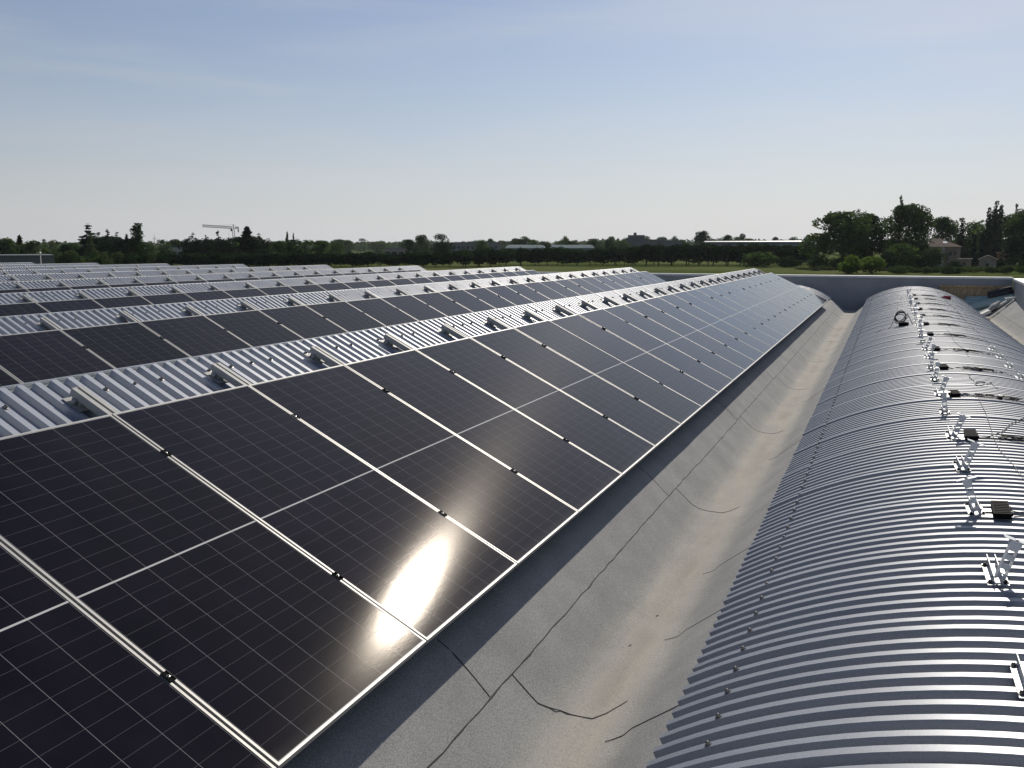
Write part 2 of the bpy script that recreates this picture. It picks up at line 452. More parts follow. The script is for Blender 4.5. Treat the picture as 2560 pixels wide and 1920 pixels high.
# one building: roof sheets, gutters, parapets and facades are its parts
building = thing('warehouse_building', 'long warehouse whose barrel vaulted corrugated metal roof fills the foreground', 'warehouse')

def vault_mesh():
    b = MB(); A = math.asin(HALF/RAD); n = 36
    ang = [-A + 2*A*i/n for i in range(n+1)]
    npitch = int((YV - Y0)/CORR)
    rnd = random.Random(4); blk = (0.0, 0.0, 0)
    for j in range(npitch):
        y = Y0 + j*CORR
        lap = (j % 9 == 4)
        if j % 9 == 4: blk = (rnd.uniform(-.0015,.0015), rnd.uniform(-.006,.006), j)
        up = 0.0055 if lap else 0.0
        dz = blk[0]+blk[1]*CORR*(j-blk[2]); dz2 = dz+blk[1]*CORR
        cw = CW + (0.004 if lap else 0)
        prof = [(0.0, -CH), (CF, up), (CF+cw, up), (2*CF+cw, -CH), (CORR, -CH)]
        prof = [(a_, z_ + dz + (dz2-dz)*a_/CORR) for a_, z_ in prof]
        for (ya, za), (yb, zb) in zip(prof[:-1], prof[1:]):
            n0 = len(b.v)
            for a in ang:
                s_, c_ = math.sin(a), math.cos(a)
                b.v.append(((RAD+za)*s_, y+ya, ZCR-RAD+(RAD+za)*c_))
                b.v.append(((RAD+zb)*s_, y+yb, ZCR-RAD+(RAD+zb)*c_))
            for i in range(n):
                p = n0+2*i
                b.f.append((p, p+2, p+3, p+1)); b.smooth.append(True)
    return b.mesh('curved_roof_sheet', M_SHEET)
ME_VAULT = vault_mesh()

# rim closing the open end of each vault
def rim_mesh():
    b = MB(); A = math.asin(HALF/RAD); n = 24
    for i in range(n):
        a0, a1 = -A+2*A*i/n, -A+2*A*(i+1)/n
        pts = []
        for rr, yy in ((RAD+0.004, YV), (RAD+0.004, YV+0.03), (RAD-0.10, YV+0.03), (RAD-0.10, YV)):
            pts.append((rr, yy))
        def P(a, q): return (q[0]*math.sin(a), q[1], ZCR-RAD+q[0]*math.cos(a))
        for q0, q1 in zip(pts, pts[1:]+pts[:1]):
            b.quad(P(a0,q0), P(a1,q0), P(a1,q1), P(a0,q1), True)
        b.quad(P(a0,(RAD-0.10,YV+0.015)), P(a1,(RAD-0.10,YV+0.015)), (math.sin(a1)*RAD*0.98, YV+0.015, -0.75), (math.sin(a0)*RAD*0.98, YV+0.015, -0.75))
    return b.mesh('end_rim', M_COPING)
ME_RIM = rim_mesh()
vaults = []
for k in range(10):
    o = put('curved_roof_sheet', ME_VAULT, building, (XC - PITCH_X*k - (0.13 if k else 0.0), 0, 0))
    if k == 0: o['label'] = 'bare corrugated metal vault in the right foreground with brackets and cables on it'
    put('end_rim', ME_RIM, o)
    vaults.append(o)

# screws along the left and right edges of the bare vault
def screw_mesh():
    b = MB(); b.dome((0,0,0), 0.0150, 0.016, (0,0,1)); return b.mesh('screw', M_SCREW)
ME_SCREW = screw_mesh()
def crest_y(j): return Y0 + j*CORR + CF + CW/2
far_screws = MB(); cnt = 0
for side, xs in ((-1, -1.508), (1, 0.66)):
    j = 0
    for j in range(int((-1.6-Y0)/CORR), int((YV-Y0)/CORR)-1, 2):
        y = crest_y(j)
        x = xs; z = vz(XC+x)
        nrm = Vector((x, 0, z-(ZCR-RAD))).normalized()
        if side == -1 and cnt < 95:
            o = put('screw', ME_SCREW, vaults[0], (x, y, z))
            o.rotation_euler = nrm.to_track_quat('Z','Y').to_euler(); cnt += 1
        elif side == -1 or y > 5:
            far_screws.dome((x, y, z), 0.0115, 0.011, nrm, 6)
tag(far_screws.build('screw_row', M_SCREW, vaults[0]), kind='stuff')

# ---- gutters of granulated membrane (local x = 0 in the channel centre)
GX, GZ, FLW = 0.61, -0.70, 0.19
def gutter_mesh(right=False):
    b = MB(); ny = 230
    L0 = [(-1.10,-0.20), (-0.80,-0.20), (-0.70,-0.255), (-FLW-0.02,-0.685), (-FLW+0.04,GZ), (0.0,GZ-0.006), (FLW-0.04,GZ), (FLW+0.02,-0.685), (0.72,-0.235), (0.82,-0.19), (1.10,-0.19)]
    if right:
        L0 = [(-1.10,-0.20), (-0.80,-0.20), (-0.70,-0.255), (-FLW-0.02,-0.685), (-FLW+0.04,GZ), (0.0,GZ-0.006), (FLW-0.04,GZ), (FLW+0.02,-0.685), (0.70,-0.32), (1.02,-0.08), (1.16,-0.035), (1.40,-0.03)]
    # refine the profile so the felt can sag and wrinkle
    prof = []
    for (x0,z0),(x1,z1) in zip(L0[:-1], L0[1:]):
        m = max(1, int(abs(x1-x0)/0.09))
        for i in range(m): prof.append((x0+(x1-x0)*i/m, z0+(z1-z0)*i/m))
    prof.append(L0[-1]); w = len(prof)
    for j in range(ny+1):
        y = Y0 + (YW-Y0)*j/ny
        for x, z in prof:
            d = noise.noise(Vector((x*2.2, y*1.1, 3.0)))*0.011 + noise.noise(Vector((x*5.0, y*3.2, 9.0)))*0.004
            b.v.append((x, y, z+d))
    for j in range(ny):
        for i in range(w-1):
            p = j*w+i
            b.f.append((p, p+1, p+w+1, p+w)); b.smooth.append(True)
    return b.mesh('gutter_membrane', M_MEMB), prof
ME_GUT, GPROF = gutter_mesh()
ME_GUTR, GPROFR = gutter_mesh(True)
gutters = {}
for k in range(-1, 10):
    gutters[k] = put('gutter_membrane', ME_GUTR if k == -1 else ME_GUT, building, (GX - PITCH_X*k, 0, 0))
gutters[0]['label'] = 'grey granulated gutter with a brown silt stain along its floor'

def gz(x, y, prof):
    for (x0,z0),(x1,z1) in zip(prof[:-1], prof[1:]):
        if x0 <= x <= x1:
            z = z0 + (z1-z0)*(x-x0)/(x1-x0); break
    else: z = prof[-1][1]
    return z + noise.noise(Vector((x*2.2, y*1.1, 3.0)))*0.011 + noise.noise(Vector((x*5.0, y*3.2, 9.0)))*0.004
def seam(gut, prof, pts, w0=0.006, seed=0):
    """a welded lap: a raised lip of bitumen following the felt, world points (x, y)"""
    rnd = random.Random(seed); gxk = gut.location.x
    path = []
    for (xa,ya),(xb,yb) in zip(pts[:-1], pts[1:]):
        m = max(2, int(math.hypot(xb-xa, yb-ya)/0.05))
        for i in range(m): path.append((xa+(xb-xa)*i/m, ya+(yb-ya)*i/m))
    path.append(pts[-1])
    b = MB(); n0 = 0; m = len(path)
    for i,(x,y) in enumerate(path):
        x2,y2 = path[min(i+1,m-1)]; x1,y1 = path[max(i-1,0)]
        dx,dy = x2-x1, y2-y1; l = math.hypot(dx,dy) or 1
        nx,ny = -dy/l, dx/l
        j = noise.noise(Vector((x*9, y*7, seed)))*0.006
        w = w0*(0.55+0.9*abs(noise.noise(Vector((x*6+4, y*6, seed*1.7)))))
        w *= min(1.0, 0.35+min(i, m-1-i)/3.0)
        for sgn, h in ((-1,0.0015),(-0.3,0.0045),(0.5,0.0045),(1,0.0015)):
            px, py = x+nx*(w*sgn+j), y+ny*(w*sgn+j)
            b.v.append((px-gxk, py, gz(px-gxk, py, prof)+h))
    for i in range(m-1):
        for q in range(3):
            p = i*4+q
            b.f.append((p, p+1, p+5, p+4)); b.smooth.append(True)
    b.build('lap_seam', M_SEAM, gut)
g0 = gutters[0]
def long_x(y): return 0.155 + 0.004*math.sin(y*0.9)
seam(g0, GPROF, [(long_x(y*0.5), y*0.5) for y in range(-14, 70)], 0.0042, 1)
yy = 1.56; n = 0
for yy in (-2.55, 1.57, 5.72, 9.85, 14.0, 18.1, 22.9, 27.0, 31.2):
    n += 1
    seam(g0, GPROF, [(-0.17, yy), (0.0, yy+0.005), (0.155, yy-0.01)], 0.0060 if yy < 3 else (0.003 if yy < 12 else 0.0018), 10+n)
for yy in (-2.3, 1.84, 6.02, 10.1, 14.3, 18.5, 23.3, 27.5, 31.9):
    n += 1
    seam(g0, GPROF, [(0.157, yy), (0.32, yy+0.0), (0.42, yy+0.10), (0.60, yy+0.12), (0.66, yy+0.20), (0.73, yy+0.37)], 0.0060 if yy < 3 else (0.003 if yy < 12 else 0.0018), 10+n)
for yy in (1.75, 3.1, 4.4, 8.6, 13.0):
    n += 1
    seam(g0, GPROF, [(0.74, yy), (0.86, yy+0.10), (1.10, yy+0.03), (1.22, yy+0.02)], 0.0052 if yy < 2 else 0.0012, 10+n)
# right-hand gutter: lap, and a crack-like seam up the slope
gr = gutters[-1]
seam(gr, GPROFR, [(4.98, 29.3), (5.30, 29.6), (5.44, 30.7), (5.63, 30.85), (6.18, 31.33), (6.4, 31.5)], 0.010, 51)
seam(gr, GPROFR, [(5.05, 12.0), (5.5, 12.1), (6.0, 12.3), (6.4, 12.4)], 0.008, 52)
seam(gr, GPROFR, [(5.78, 10.0), (5.80, 20.0), (5.78, 30.0), (5.80, 36.9)], 0.006, 53)

# two small dark twigs of debris on the silt are below a centimetre; they lie loose
for x, y in ((0.55, 2.93), (0.60, 3.47)):
    b = MB(); z = gz(x-GX, y, GPROF)
    b.tube([(x-0.006,y-0.012,z+0.003),(x,y,z+0.006),(x+0.005,y+0.012,z+0.003)], 0.0022, 5)
    tag(b.build('twig', M_SEAM), 'tiny dark twig lying on the brown silt of the gutter, the %s one' % ('nearer' if y < 3 else 'farther'), 'twig', 'twigs in the gutter')

# ---- parapets and facades
def parapet(p0, p1, top, bot, th, inside, name, joints, label):
    """upright wall from p0 to p1 (x,y), thickness th away from the roof, with sheet joints and coping"""
    p0, p1 = Vector((*p0,0)), Vector((*p1,0)); d = (p1-p0); ln = d.length; d.normalize()
    o = Vector((inside[0], inside[1], 0))            # unit vector pointing to the roof side
    b = MB()
    n = max(1, int(ln/joints))
    for i in range(n):
        a = p0 + d*(ln*i/n + 0.006); c = p0 + d*(ln*(i+1)/n - 0.006)
        q = [a+o*0.012, c+o*0.012, c-o*th, a-o*th]
        b.hexa([Vector((v.x,v.y,bot)) for v in q] + [Vector((v.x,v.y,top)) for v in q])
    q = [p0, p1, p1-o*th*0.9, p0-o*th*0.9]
    b.hexa([Vector((v.x,v.y,bot)) for v in q] + [Vector((v.x,v.y,top-0.003)) for v in q])
    w = b.build(name, M_WALL, building); w['label'] = label
    c = MB(); m = max(1, int(ln/3.0))
    for i in range(m):
        a = p0 + d*(ln*i/m - (0.0 if i else 0.0)); e = p0 + d*(ln*(i+1)/m - 0.008)
        q = [a+o*0.05, e+o*0.05, e-o*(th+0.04), a-o*(th+0.04)]
        c.hexa([Vector((v.x,v.y,top+0.002)) for v in q] + [Vector((v.x,v.y,top+0.035)) for v in q])
        for off in (0.05, -(th+0.04)+0.004):
            q = [a+o*off, e+o*off, e+o*(off-0.004), a+o*(off-0.004)]
            c.hexa([Vector((v.x,v.y,top-0.045)) for v in q] + [Vector((v.x,v.y,top+0.002)) for v in q])
    c.build('coping', M_COPING, w)
    return w
XL = XC - PITCH_X*9 - 2.6
parapet((XL, YW), (6.44, YW), 0.70, -0.9, 0.30, (0,-1), 'end_parapet', 1.15, 'grey clad parapet wall across the far end with a bright white coping')
rw0, rw1 = Vector((6.43, YW)), Vector((5.78, 22.0))
dd = (rw1-rw0).normalized()
parapet((6.47, YW-0.02), (6.47+dd.x*18, YW-0.02+dd.y*18), 0.66, -0.9, 0.34, (dd.y, -dd.x) if dd.y*1 < 0 and (dd.y) < 0 else (-1,0), 'side_parapet', 2.4, 'grey parapet wall running down the right side of the roof')
b = MB()
b.box((XL, YW+0.28, ZG), (6.75, YW+0.36, -0.85)); b.box((6.82, Y0, ZG), (6.9, YW+0.36, -0.85)); b.box((XL-0.1, Y0, ZG), (XL, YW+0.36, -0.3)); b.box((XL, Y0-0.1, ZG), (6.9, Y0, -0.25))
b.build('facade_wall', M_CONC, building)
b = MB(); b.box((XL, Y0, -1.25), (6.85, YW+0.28, -0.95)); b.build('roof_slab', M_CONC, building)

# ---- raised corrugated sheets under the panel rows
SHEET_OFF, S0, S1 = -0.125, 0.42, 2.82
YE = 31.05
def raised_mesh():
    b = MB(); n = int((YE - Y0)/CORR)
    for j in range(n):
        y = YE - (n-j)*CORR
        up = 0.0050 if j % 9 == 4 else 0.0
        prof = [(0.0,-CH),(CF,up),(CF+CW,up),(2*CF+CW,-CH),(CORR,-CH)]
        for (ya,za),(yb,zb) in zip(prof[:-1], prof[1:]):
            pa, pb = SP*S0, SP*S1
            a = pa+NP*(SHEET_OFF+za)+Vector((0,y+ya,0)); c = pb+NP*(SHEET_OFF+za)+Vector((0,y+ya,0))
            d = pb+NP*(SHEET_OFF+zb)+Vector((0,y+yb,0)); e = pa+NP*(SHEET_OFF+zb)+Vector((0,y+yb,0))
            b.quad(a, e, d, c)
    # far gable strip
    a = SP*S0+NP*(SHEET_OFF-CH-0.01); c = SP*(S1+0.01)+NP*(SHEET_OFF-CH-0.01)
    for yv in (YE+0.002,):
        b.hexa([a+Vector((0,yv,0)), c+Vector((0,yv,0)), c+Vector((0,yv+0.03,0)), a+Vector((0,yv+0.03,0)),
                a+NP*0.05+Vector((0,yv,0)), c+NP*0.05+Vector((0,yv,0)), c+NP*0.05+Vector((0,yv+0.03,0)), a+NP*0.05+Vector((0,yv+0.03,0))])
    return b.mesh('raised_roof_sheet', M_SHEET_PALE)
def flashing_mesh():
    b = MB()
    base = SP*S1 + NP*(SHEET_OFF-CH-0.006)
    a, c = base - SP*0.05, base + SP*0.030
    y0, y1 = Vector((0,Y0,0)), Vector((0,YE,0))
    b.hexa([a-NP*0.003+y0, c-NP*0.003+y0, c-NP*0.003+y1, a-NP*0.003+y1, a+y0, c+y0, c+y1, a+y1])
    # rolled lip, and the short upstand behind it
    b.tube([c+NP*0.016+y0, c+NP*0.016+y1], 0.011, 8)
    n = int((YE-Y0)/CORR)
    for j in range(n):          # small foam closers / turned tabs between crests
        y = YE-(n-j)*CORR+CF*0.4
        p = base + SP*0.004 + Vector((0,y,0))
        b.hexa([p, p+SP*0.004, p+SP*0.004+Vector((0,0.010,0)), p+Vector((0,0.010,0)),
                p+NP*0.034, p+SP*0.004+NP*0.034, p+SP*0.004+NP*0.034+Vector((0,0.010,0)), p+NP*0.034+Vector((0,0.010,0))])
    # back board down to the vault
    t = c + Vector((-0.01,0,-0.01)); bt = Vector((t.x-0.05, 0, 0.12))
    b.quad(t+y0, t+y1, bt+y1, bt+y0)
    return b.mesh('ridge_flashing', M_COPING)
ME_RAISED, ME_FLASH = raised_mesh(), flashing_mesh()
raised = []
ROWS = 10
ORD = ['front', 'second', 'third', 'fourth', 'fifth', 'sixth', 'seventh', 'eighth', 'ninth', 'tenth']
def row_name(r): return 'front row' if r == 0 else '%s row from front' % ORD[r]
for r in range(ROWS):
    o = put('raised_roof_sheet', ME_RAISED, building, (-PITCH_X*r, 0, 0))
    put('ridge_flashing', ME_FLASH, o)
    # screws every second crest along one line
    n = int((YE-Y0)/CORR); far = MB(); c = 0
    for j in range(0, n, 2):
        y = YE-(n-j)*CORR+CF+CW/2
        if y < -1.0 + 4.2*r: continue
        if (int(y/1.154+100.0) != int((y+0.24)/1.154+100.0)): continue     # a rail stands here
        p = SP*2.63+NP*SHEET_OFF+Vector((0,y,0))
        if r == 0 and c < 90:
            s = put('screw', ME_SCREW, o, p); s.rotation_euler = NP.to_track_quat('Z','Y').to_euler(); s.scale = (1.25,1.25,1.25); c += 1
        elif r < 5: far.dome(p, 0.0145, 0.013, NP, 6)
    if far.v: tag(far.build('screw_row', M_SCREW, o), kind='stuff')
    raised.append(o)

# ------------------------------------------------------------------ solar panels
STEP = 1.154
def frame_mesh():
    b = MB(); hw, d, lip = PW/2, 0.035, 0.0115
    top = 0.0
    def bar(u0,u1,v0,v1): b.box((u0, v0, -d), (u1, v1, top))
    # local: x = up the slope (0..PL), y = across (0..PW)
    b.box((0, 0, -d), (lip, PW, top)); b.box((PL-lip, 0, -d), (PL, PW, top))
    b.box((lip, 0, -d), (PL-lip, lip, top)); b.box((lip, PW-lip, -d), (PL-lip, PW, top))
    # inner return flange at the bottom
    b.box((lip, lip, -d), (0.035, PW-lip, -d+0.002)); b.box((PL-0.035, lip, -d), (PL-lip, PW-lip, -d+0.002))
    return b.mesh('frame', M_FRAME)
def glass_mesh():
    b = MB(); e = 0.011; z = -0.0018
    b.quad((e,e,z), (PL-e,e,z), (PL-e,PW-e,z), (e,PW-e,z))
    b.uv[0] = [(e,e),(e,PL-e),(PW-e,PL-e),(PW-e,e)]
    z2 = -0.0065
    b.quad((e,e,z2), (e,PW-e,z2), (PL-e,PW-e,z2), (PL-e,e,z2)); b.uv[1] = [(-9,-9)]*4
    return b.mesh('glass', M_PANEL)
def clamp_mesh():
    b = MB()                                   # mid clamp bridging the gap at y = PW + 0.01
    c = PW+0.007
    b.box((-0.028, c-0.016, 0.0006), (0.028, c+0.016, 0.0045))
    b.box((-0.026, c-0.0060, -0.034), (0.026, c+0.0060, 0.0004))
    b.box((-0.028, c-0.016, 0.0045), (0.028, c-0.011, 0.0065)); b.box((-0.028, c+0.011, 0.0045), (0.028, c+0.016, 0.0065))
    return b.mesh('clamp', M_BLACK)
def bolt_mesh():
    b = MB(); c = PW+0.007
    b.dome((0,c,0.0045), 0.0075, 0.008, (0,0,1), 8)
    return b.mesh('bolt', M_ALU)
ME_FRAME, ME_GLASS, ME_CLAMP, ME_BOLT = frame_mesh(), glass_mesh(), clamp_mesh(), bolt_mesh()
ME_GRAZE = None
PANEL_ROT = Matrix(((-CT, 0, ST), (0, -1, 0), (ST, 0, CT)))     # placeholder, set below
def panel_matrix(x, y, jx=0.0, jy=0.0):
    # local x -> up slope, local y -> +Y (mirrored handedness is avoided: x up, y = +Y gives z = -n), so y runs to -Y
    M = Matrix.Identity(4)
    ex, ez = SP, NP
    ey = ez.cross(ex)
    for i, a in enumerate((ex, ey, ez)):
        for j in range(3): M[j][i] = a[j]
    M.translation = (x, y, 0)
    J = Matrix.Rotation(jx, 4, 'X') @ Matrix.Rotation(jy, 4, 'Y')
    return M @ J
EY = NP.cross(SP).y          # -1: local y runs towards the camera
rnd = random.Random(12)
def ordinal(n):
    w = ['zeroth','first','second','third','fourth','fifth','sixth','seventh','eighth','ninth','tenth','eleventh','twelfth','thirteenth','fourteenth','fifteenth','sixteenth','seventeenth','eighteenth','nineteenth']
    tens = {20:'twentieth',30:'thirtieth'}; tc = {20:'twenty',30:'thirty'}
    if n < 20: return w[n]
    if n in tens: return tens[n]
    return tc[n//10*10] + '-' + w[n % 10]
def row_start(r):
    x = -PITCH_X*r - 2.0 - CAM.x
    return max(-4.0, CAM.y + (-x)/math.tan(R(55.5)) - 2.4)
row_phase = [0.0] + [0.13] + [rnd.uniform(0.0, 0.25) for _ in range(8)]
SPECIAL = {0:'black solar panel in the front row at the bottom left corner of the view',
           1:'black solar panel in the front row with the lower left fringe of the sun glare',
           2:'black solar panel in the front row crossed by the brightest streak of sun glare',
           3:'dark solar panel in the front row just beyond the sun glare'}
proto = None
panel_seams = []
def label_panel(r, i, last):
    k = last - i + 1
    if r == 0 and i in SPECIAL: return SPECIAL[i]
    if r == 0:
        shade = 'dark' if i < 9 else ('slate grey' if i < 18 else 'pale grey sky-reflecting')
        return '%s solar panel in the front row, %s from its far end' % (shade, ordinal(k))
    look = 'black' if i*STEP < 8 else 'dark grey'
    if r < 4: return '%s half hidden solar panel, %s from far end, %s' % (look, ordinal(k), row_name(r))
    return 'solar panel showing only its top edge, %s from far end, %s' % (ordinal(k), row_name(r))
for r in range(9):
    i0 = math.ceil((row_start(r) - row_phase[r])/STEP)
    last = 26
    for i in range(i0, last+1):
        y_hi = row_phase[r] - (0.13 if False else 0.0) + (i+1)*STEP - 0.007
        if y_hi > YE + 0.25: continue
        lab = label_panel(r, i, last)
        if proto is None:
            o = put('solar_panel', None); o.empty_display_size = 0.2
            put('frame', ME_FRAME, o); put('glass', ME_GLASS, o)
            proto = o
        else:
            o = copy_tree(proto)
        M = panel_matrix(-PITCH_X*r, y_hi, R(rnd.uniform(-0.10,0.10)), R(rnd.uniform(-0.12,0.12)))
        o.matrix_world = M
        tag(o, lab, 'solar panel', 'solar panels in rows along the roof')
        # mid clamps on the near seam of every panel
        for s in (0.2565, 0.806):
            if r > 3: break
            c = put('clamp', ME_CLAMP, o, (s*PL, 0, 0)); put('bolt', ME_BOLT, c, (0, 0, 0)) if r < 2 else None
        panel_seams.append((r, i, row_phase[r] + i*STEP, last))

# rails that carry the panels, running out past the top edge, each with an end foot
def rail_mesh():
    b = MB(); w, h, t = 0.080, 0.048, 0.004; zt = -0.037
    s0, s1 = 0.10, 2.585
    def bx(y0,y1,z0,z1): b.box((s0,y0,z0),(s1,y1,z1))
    bx(-w/2,-w/2+t, zt-h, zt); bx(w/2-t,w/2, zt-h, zt)
    bx(-w/2+t,w/2-t, zt-h, zt-h+t)
    bx(-w/2+t,-0.009, zt-t, zt); bx(0.009,w/2-t, zt-t, zt)
    bx(-0.013,-0.009, zt-0.020, zt-t); bx(0.009,0.013, zt-0.020, zt-t)
    bx(-w/2-0.012,-w/2, zt-h, zt-h+0.006)
    return b.mesh('rail', M_ALU_DULL)
def foot_mesh():
    b = MB(); zt = -0.037-0.048
    b.box((2.46,-0.04,zt-0.036),(2.61,0.065,zt-0.031)); b.box((2.50,-0.030,zt-0.031),(2.575,0.030,zt))
    b.tube([(2.535,0.052,zt-0.031),(2.535,0.052,zt+0.004)], 0.014, 8)
    return b.mesh('end_foot', M_ALU_DULL)
def cap_mesh():
    b = MB(); zt = -0.037
    b.box((2.5853,-0.040,zt-0.048),(2.5893,0.040,zt)); return b.mesh('end_cap', M_ALU_DULL)
ME_RAIL, ME_FOOT, ME_CAP = rail_mesh(), foot_mesh(), cap_mesh()
rail_proto = None
for r, i, ys, last in panel_seams:
    y = ys + 0.070
    if rail_proto is None:
        o = put('mounting_rail', None); put('rail', ME_RAIL, o); put('end_foot', ME_FOOT, o); put('end_cap', ME_CAP, o)
        rail_proto = o
    else: o = copy_tree(rail_proto)
    o.matrix_world = panel_matrix(-PITCH_X*r, y)
    tag(o, 'aluminium rail end above the %s panel from far end, %s' % (ordinal(last-i+1), row_name(r)), 'rail', 'mounting rails under the panels')

# ------------------------------------------------------------------ brackets on the bare vault
def bracket_parts():
    base = MB()
    for s in (-1, 1):
        x0, x1 = (0.018, 0.046) if s > 0 else (-0.046, -0.018)
        base.box((x0, -0.15, 0.0), (x1, 0.15, 0.003))
        base.box((s*0.018-0.0015, -0.155, 0.0033), (s*0.018+0.0015, 0.165, 0.048))
    base.box((-0.0165, -0.15, 0.001), (0.0165, 0.15, 0.004))
    base.tube([(-0.028,-0.10,0.028),(0.028,-0.10,0.028)], 0.007, 8)
    st = MB(); H = 0.215
    st.box((-0.0205,-0.125,0.012),(-0.0180,-0.075,H)); st.box((0.0180,-0.125,0.012),(0.0205,-0.075,H))
    for z0 in (0.02, 0.068, 0.116, 0.164): st.box((-0.0180,-0.1225,z0),(0.0180,-0.1200,z0+0.028))
    pl = MB()
    pl.box((-0.056,-0.130,H+0.0003),(-0.008,-0.070,H+0.003)); pl.box((0.008,-0.130,H+0.0003),(0.056,-0.070,H+0.003))
    pl.box((-0.0240,-0.129,H-0.032),(0.0240,-0.126,H-0.001)); pl.box((-0.0240,-0.074,H-0.032),(0.0240,-0.071,H-0.001))
    return base.mesh('base_plate', M_STEEL), st.mesh('strut', M_STRUT), pl.mesh('head_plate', M_STRUT)
BP = bracket_parts()
BX, B0, BSTEP = 2.548, 1.110, 1.154
def plate_screws(o):
    bp = [q for q in o.children if q.name.split('.')[0] == 'base_plate'][0]
    for sx in (-1, 1):
        for yv in (-0.12, 0.12): put('screw', ME_SCREW, bp, (sx*0.033, yv, 0.003))
def bracket_label(k):
    if k == 0: return 'upright metal strut bracket cut off by the lower right edge of the view'
    return '%s strut bracket from the near end of the bare vault, %s' % (ordinal(k+1), 'a black box beside it' if k >= 2 and k % 2 == 0 else 'no box beside it')
br = None
rb = random.Random(3)
for k in range(26):
    y = B0 + BSTEP*k; x = BX + 0.0035*k*0.6
    a = math.asin((x-XC)/RAD)
    if br is None:
        o = put('strut_bracket', None)
        for nm, me in zip(('base_plate','strut','head_plate'), BP): put(nm, me, o)
        br = o
    else: o = copy_tree(br)
    o.location = (x, y, vz(x)+0.0015); o.rotation_euler = (R(rb.uniform(-2,2)), a, R(rb.uniform(-2,2)))
    if k < 12: plate_screws(o)
    tag(o, bracket_label(k), 'bracket', 'strut brackets along the crest of the bare vault')
    lean_y = (16, 17, -19, 18, 18, -8, 15)[k] if k < 7 else rb.uniform(-20, 22); lean_x = rb.uniform(-4, 4)
    for ch in o.children:                      # loose struts lean to either side on their hinge
        if ch.name.split('.')[0] in ('strut', 'head_plate'): ch.rotation_euler = (R(lean_x), -a + R(lean_y), 0)
lo = None
LOWL = ['nearest visible', 'second', 'third', 'fourth', 'fifth', 'sixth']
for k in range(5):
    y = 8.83 + 1.12*k; x = 3.552; a = math.asin((x-XC)/RAD)
    if lo is None:
        o = put('low_bracket', None); put('base_plate', BP[0], o)
        b = MB(); b.box((-0.036,-0.05,0.0485),(-0.0145,0.05,0.0515)); b.box((0.0145,-0.05,0.0485),(0.036,0.05,0.0515)); b.build('cleat', M_STEEL, o)
        lo = o
    else: o = copy_tree(lo)
    o.location = (x, y, vz(x)+0.0015); o.rotation_euler = (0, a, 0)
    tag(o, 'low strutless bracket on the right flank of the bare vault, %s from near end' % ['first', 'second', 'third', 'fourth', 'fifth'][k], 'bracket', 'low brackets on the right flank')

# ------------------------------------------------------------------ optimiser boxes and cables
def on_vault(x, y, h=0.0): return Vector((x, y, vz(x)+h))
def cable_run(b, rr, x0, y0, length, r=0.0035, amp=0.03, lift=0.012, drift=0.0):
    pts = []; ph = rr.uniform(0, 6); n = 16
    for i in range(n+1):
        t = i/n
        x = x0 + length*t
        y = y0 + drift*t + amp*math.sin(ph+t*7)*t + rr.uniform(-0.006, 0.006)
        pts.append(on_vault(x, y, lift*(0.5+0.9*abs(math.sin(ph+t*9))) + 0.004))
    b.tube(pts, r, 6); return pts[-1]
def bundle(b, rr, x, y, lx, ly, turns, r=0.0036):
    pts = []
    for i in range(turns*14+1):
        a = 2*math.pi*i/14
        q = 1 + 0.16*math.sin(a*0.37+rr.uniform(-.2,.2))
        px, py = x + lx*math.cos(a)*q, y + ly*math.sin(a)*q + 0.02*math.sin(a*0.21)
        pts.append(on_vault(px, py, 0.010 + 0.010*(1+math.sin(a*0.5+x))+0.012*i/(turns*14)))
    b.tube(pts, r, 5)
BOXES = [3.335, 5.62, 7.90, 10.17, 12.40, 14.88, 17.22, 19.6, 21.9, 24.3, 26.6, 28.9]
ro = random.Random(21)
def box_mesh():
    b = MB(); b.box((-0.046,-0.145,0.012),(0.046,0.145,0.046))
    for i in range(7): b.box((-0.040,-0.12+0.036*i,0.046),(0.040,-0.10+0.036*i,0.049))
    b.box((0.046,-0.10,0.018),(0.056,-0.06,0.036)); b.box((0.046,0.02,0.018),(0.056,0.06,0.036))
    return b.mesh('box', M_BLACK)
def tab_mesh():
    b = MB()
    b.box((-0.115,-0.10,0.006),(-0.0465,-0.03,0.009)); b.box((-0.115,0.02,0.006),(-0.0465,0.09,0.009)); b.box((-0.115,-0.03,0.006),(-0.098,0.02,0.009))
    return b.mesh('mounting_tab', M_STEEL)
ME_BOX, ME_TAB = box_mesh(), tab_mesh()
BOXL = ['nearest', 'second', 'third', 'fourth', 'fifth', 'sixth', 'seventh', 'eighth', 'ninth', 'tenth', 'eleventh', 'farthest']
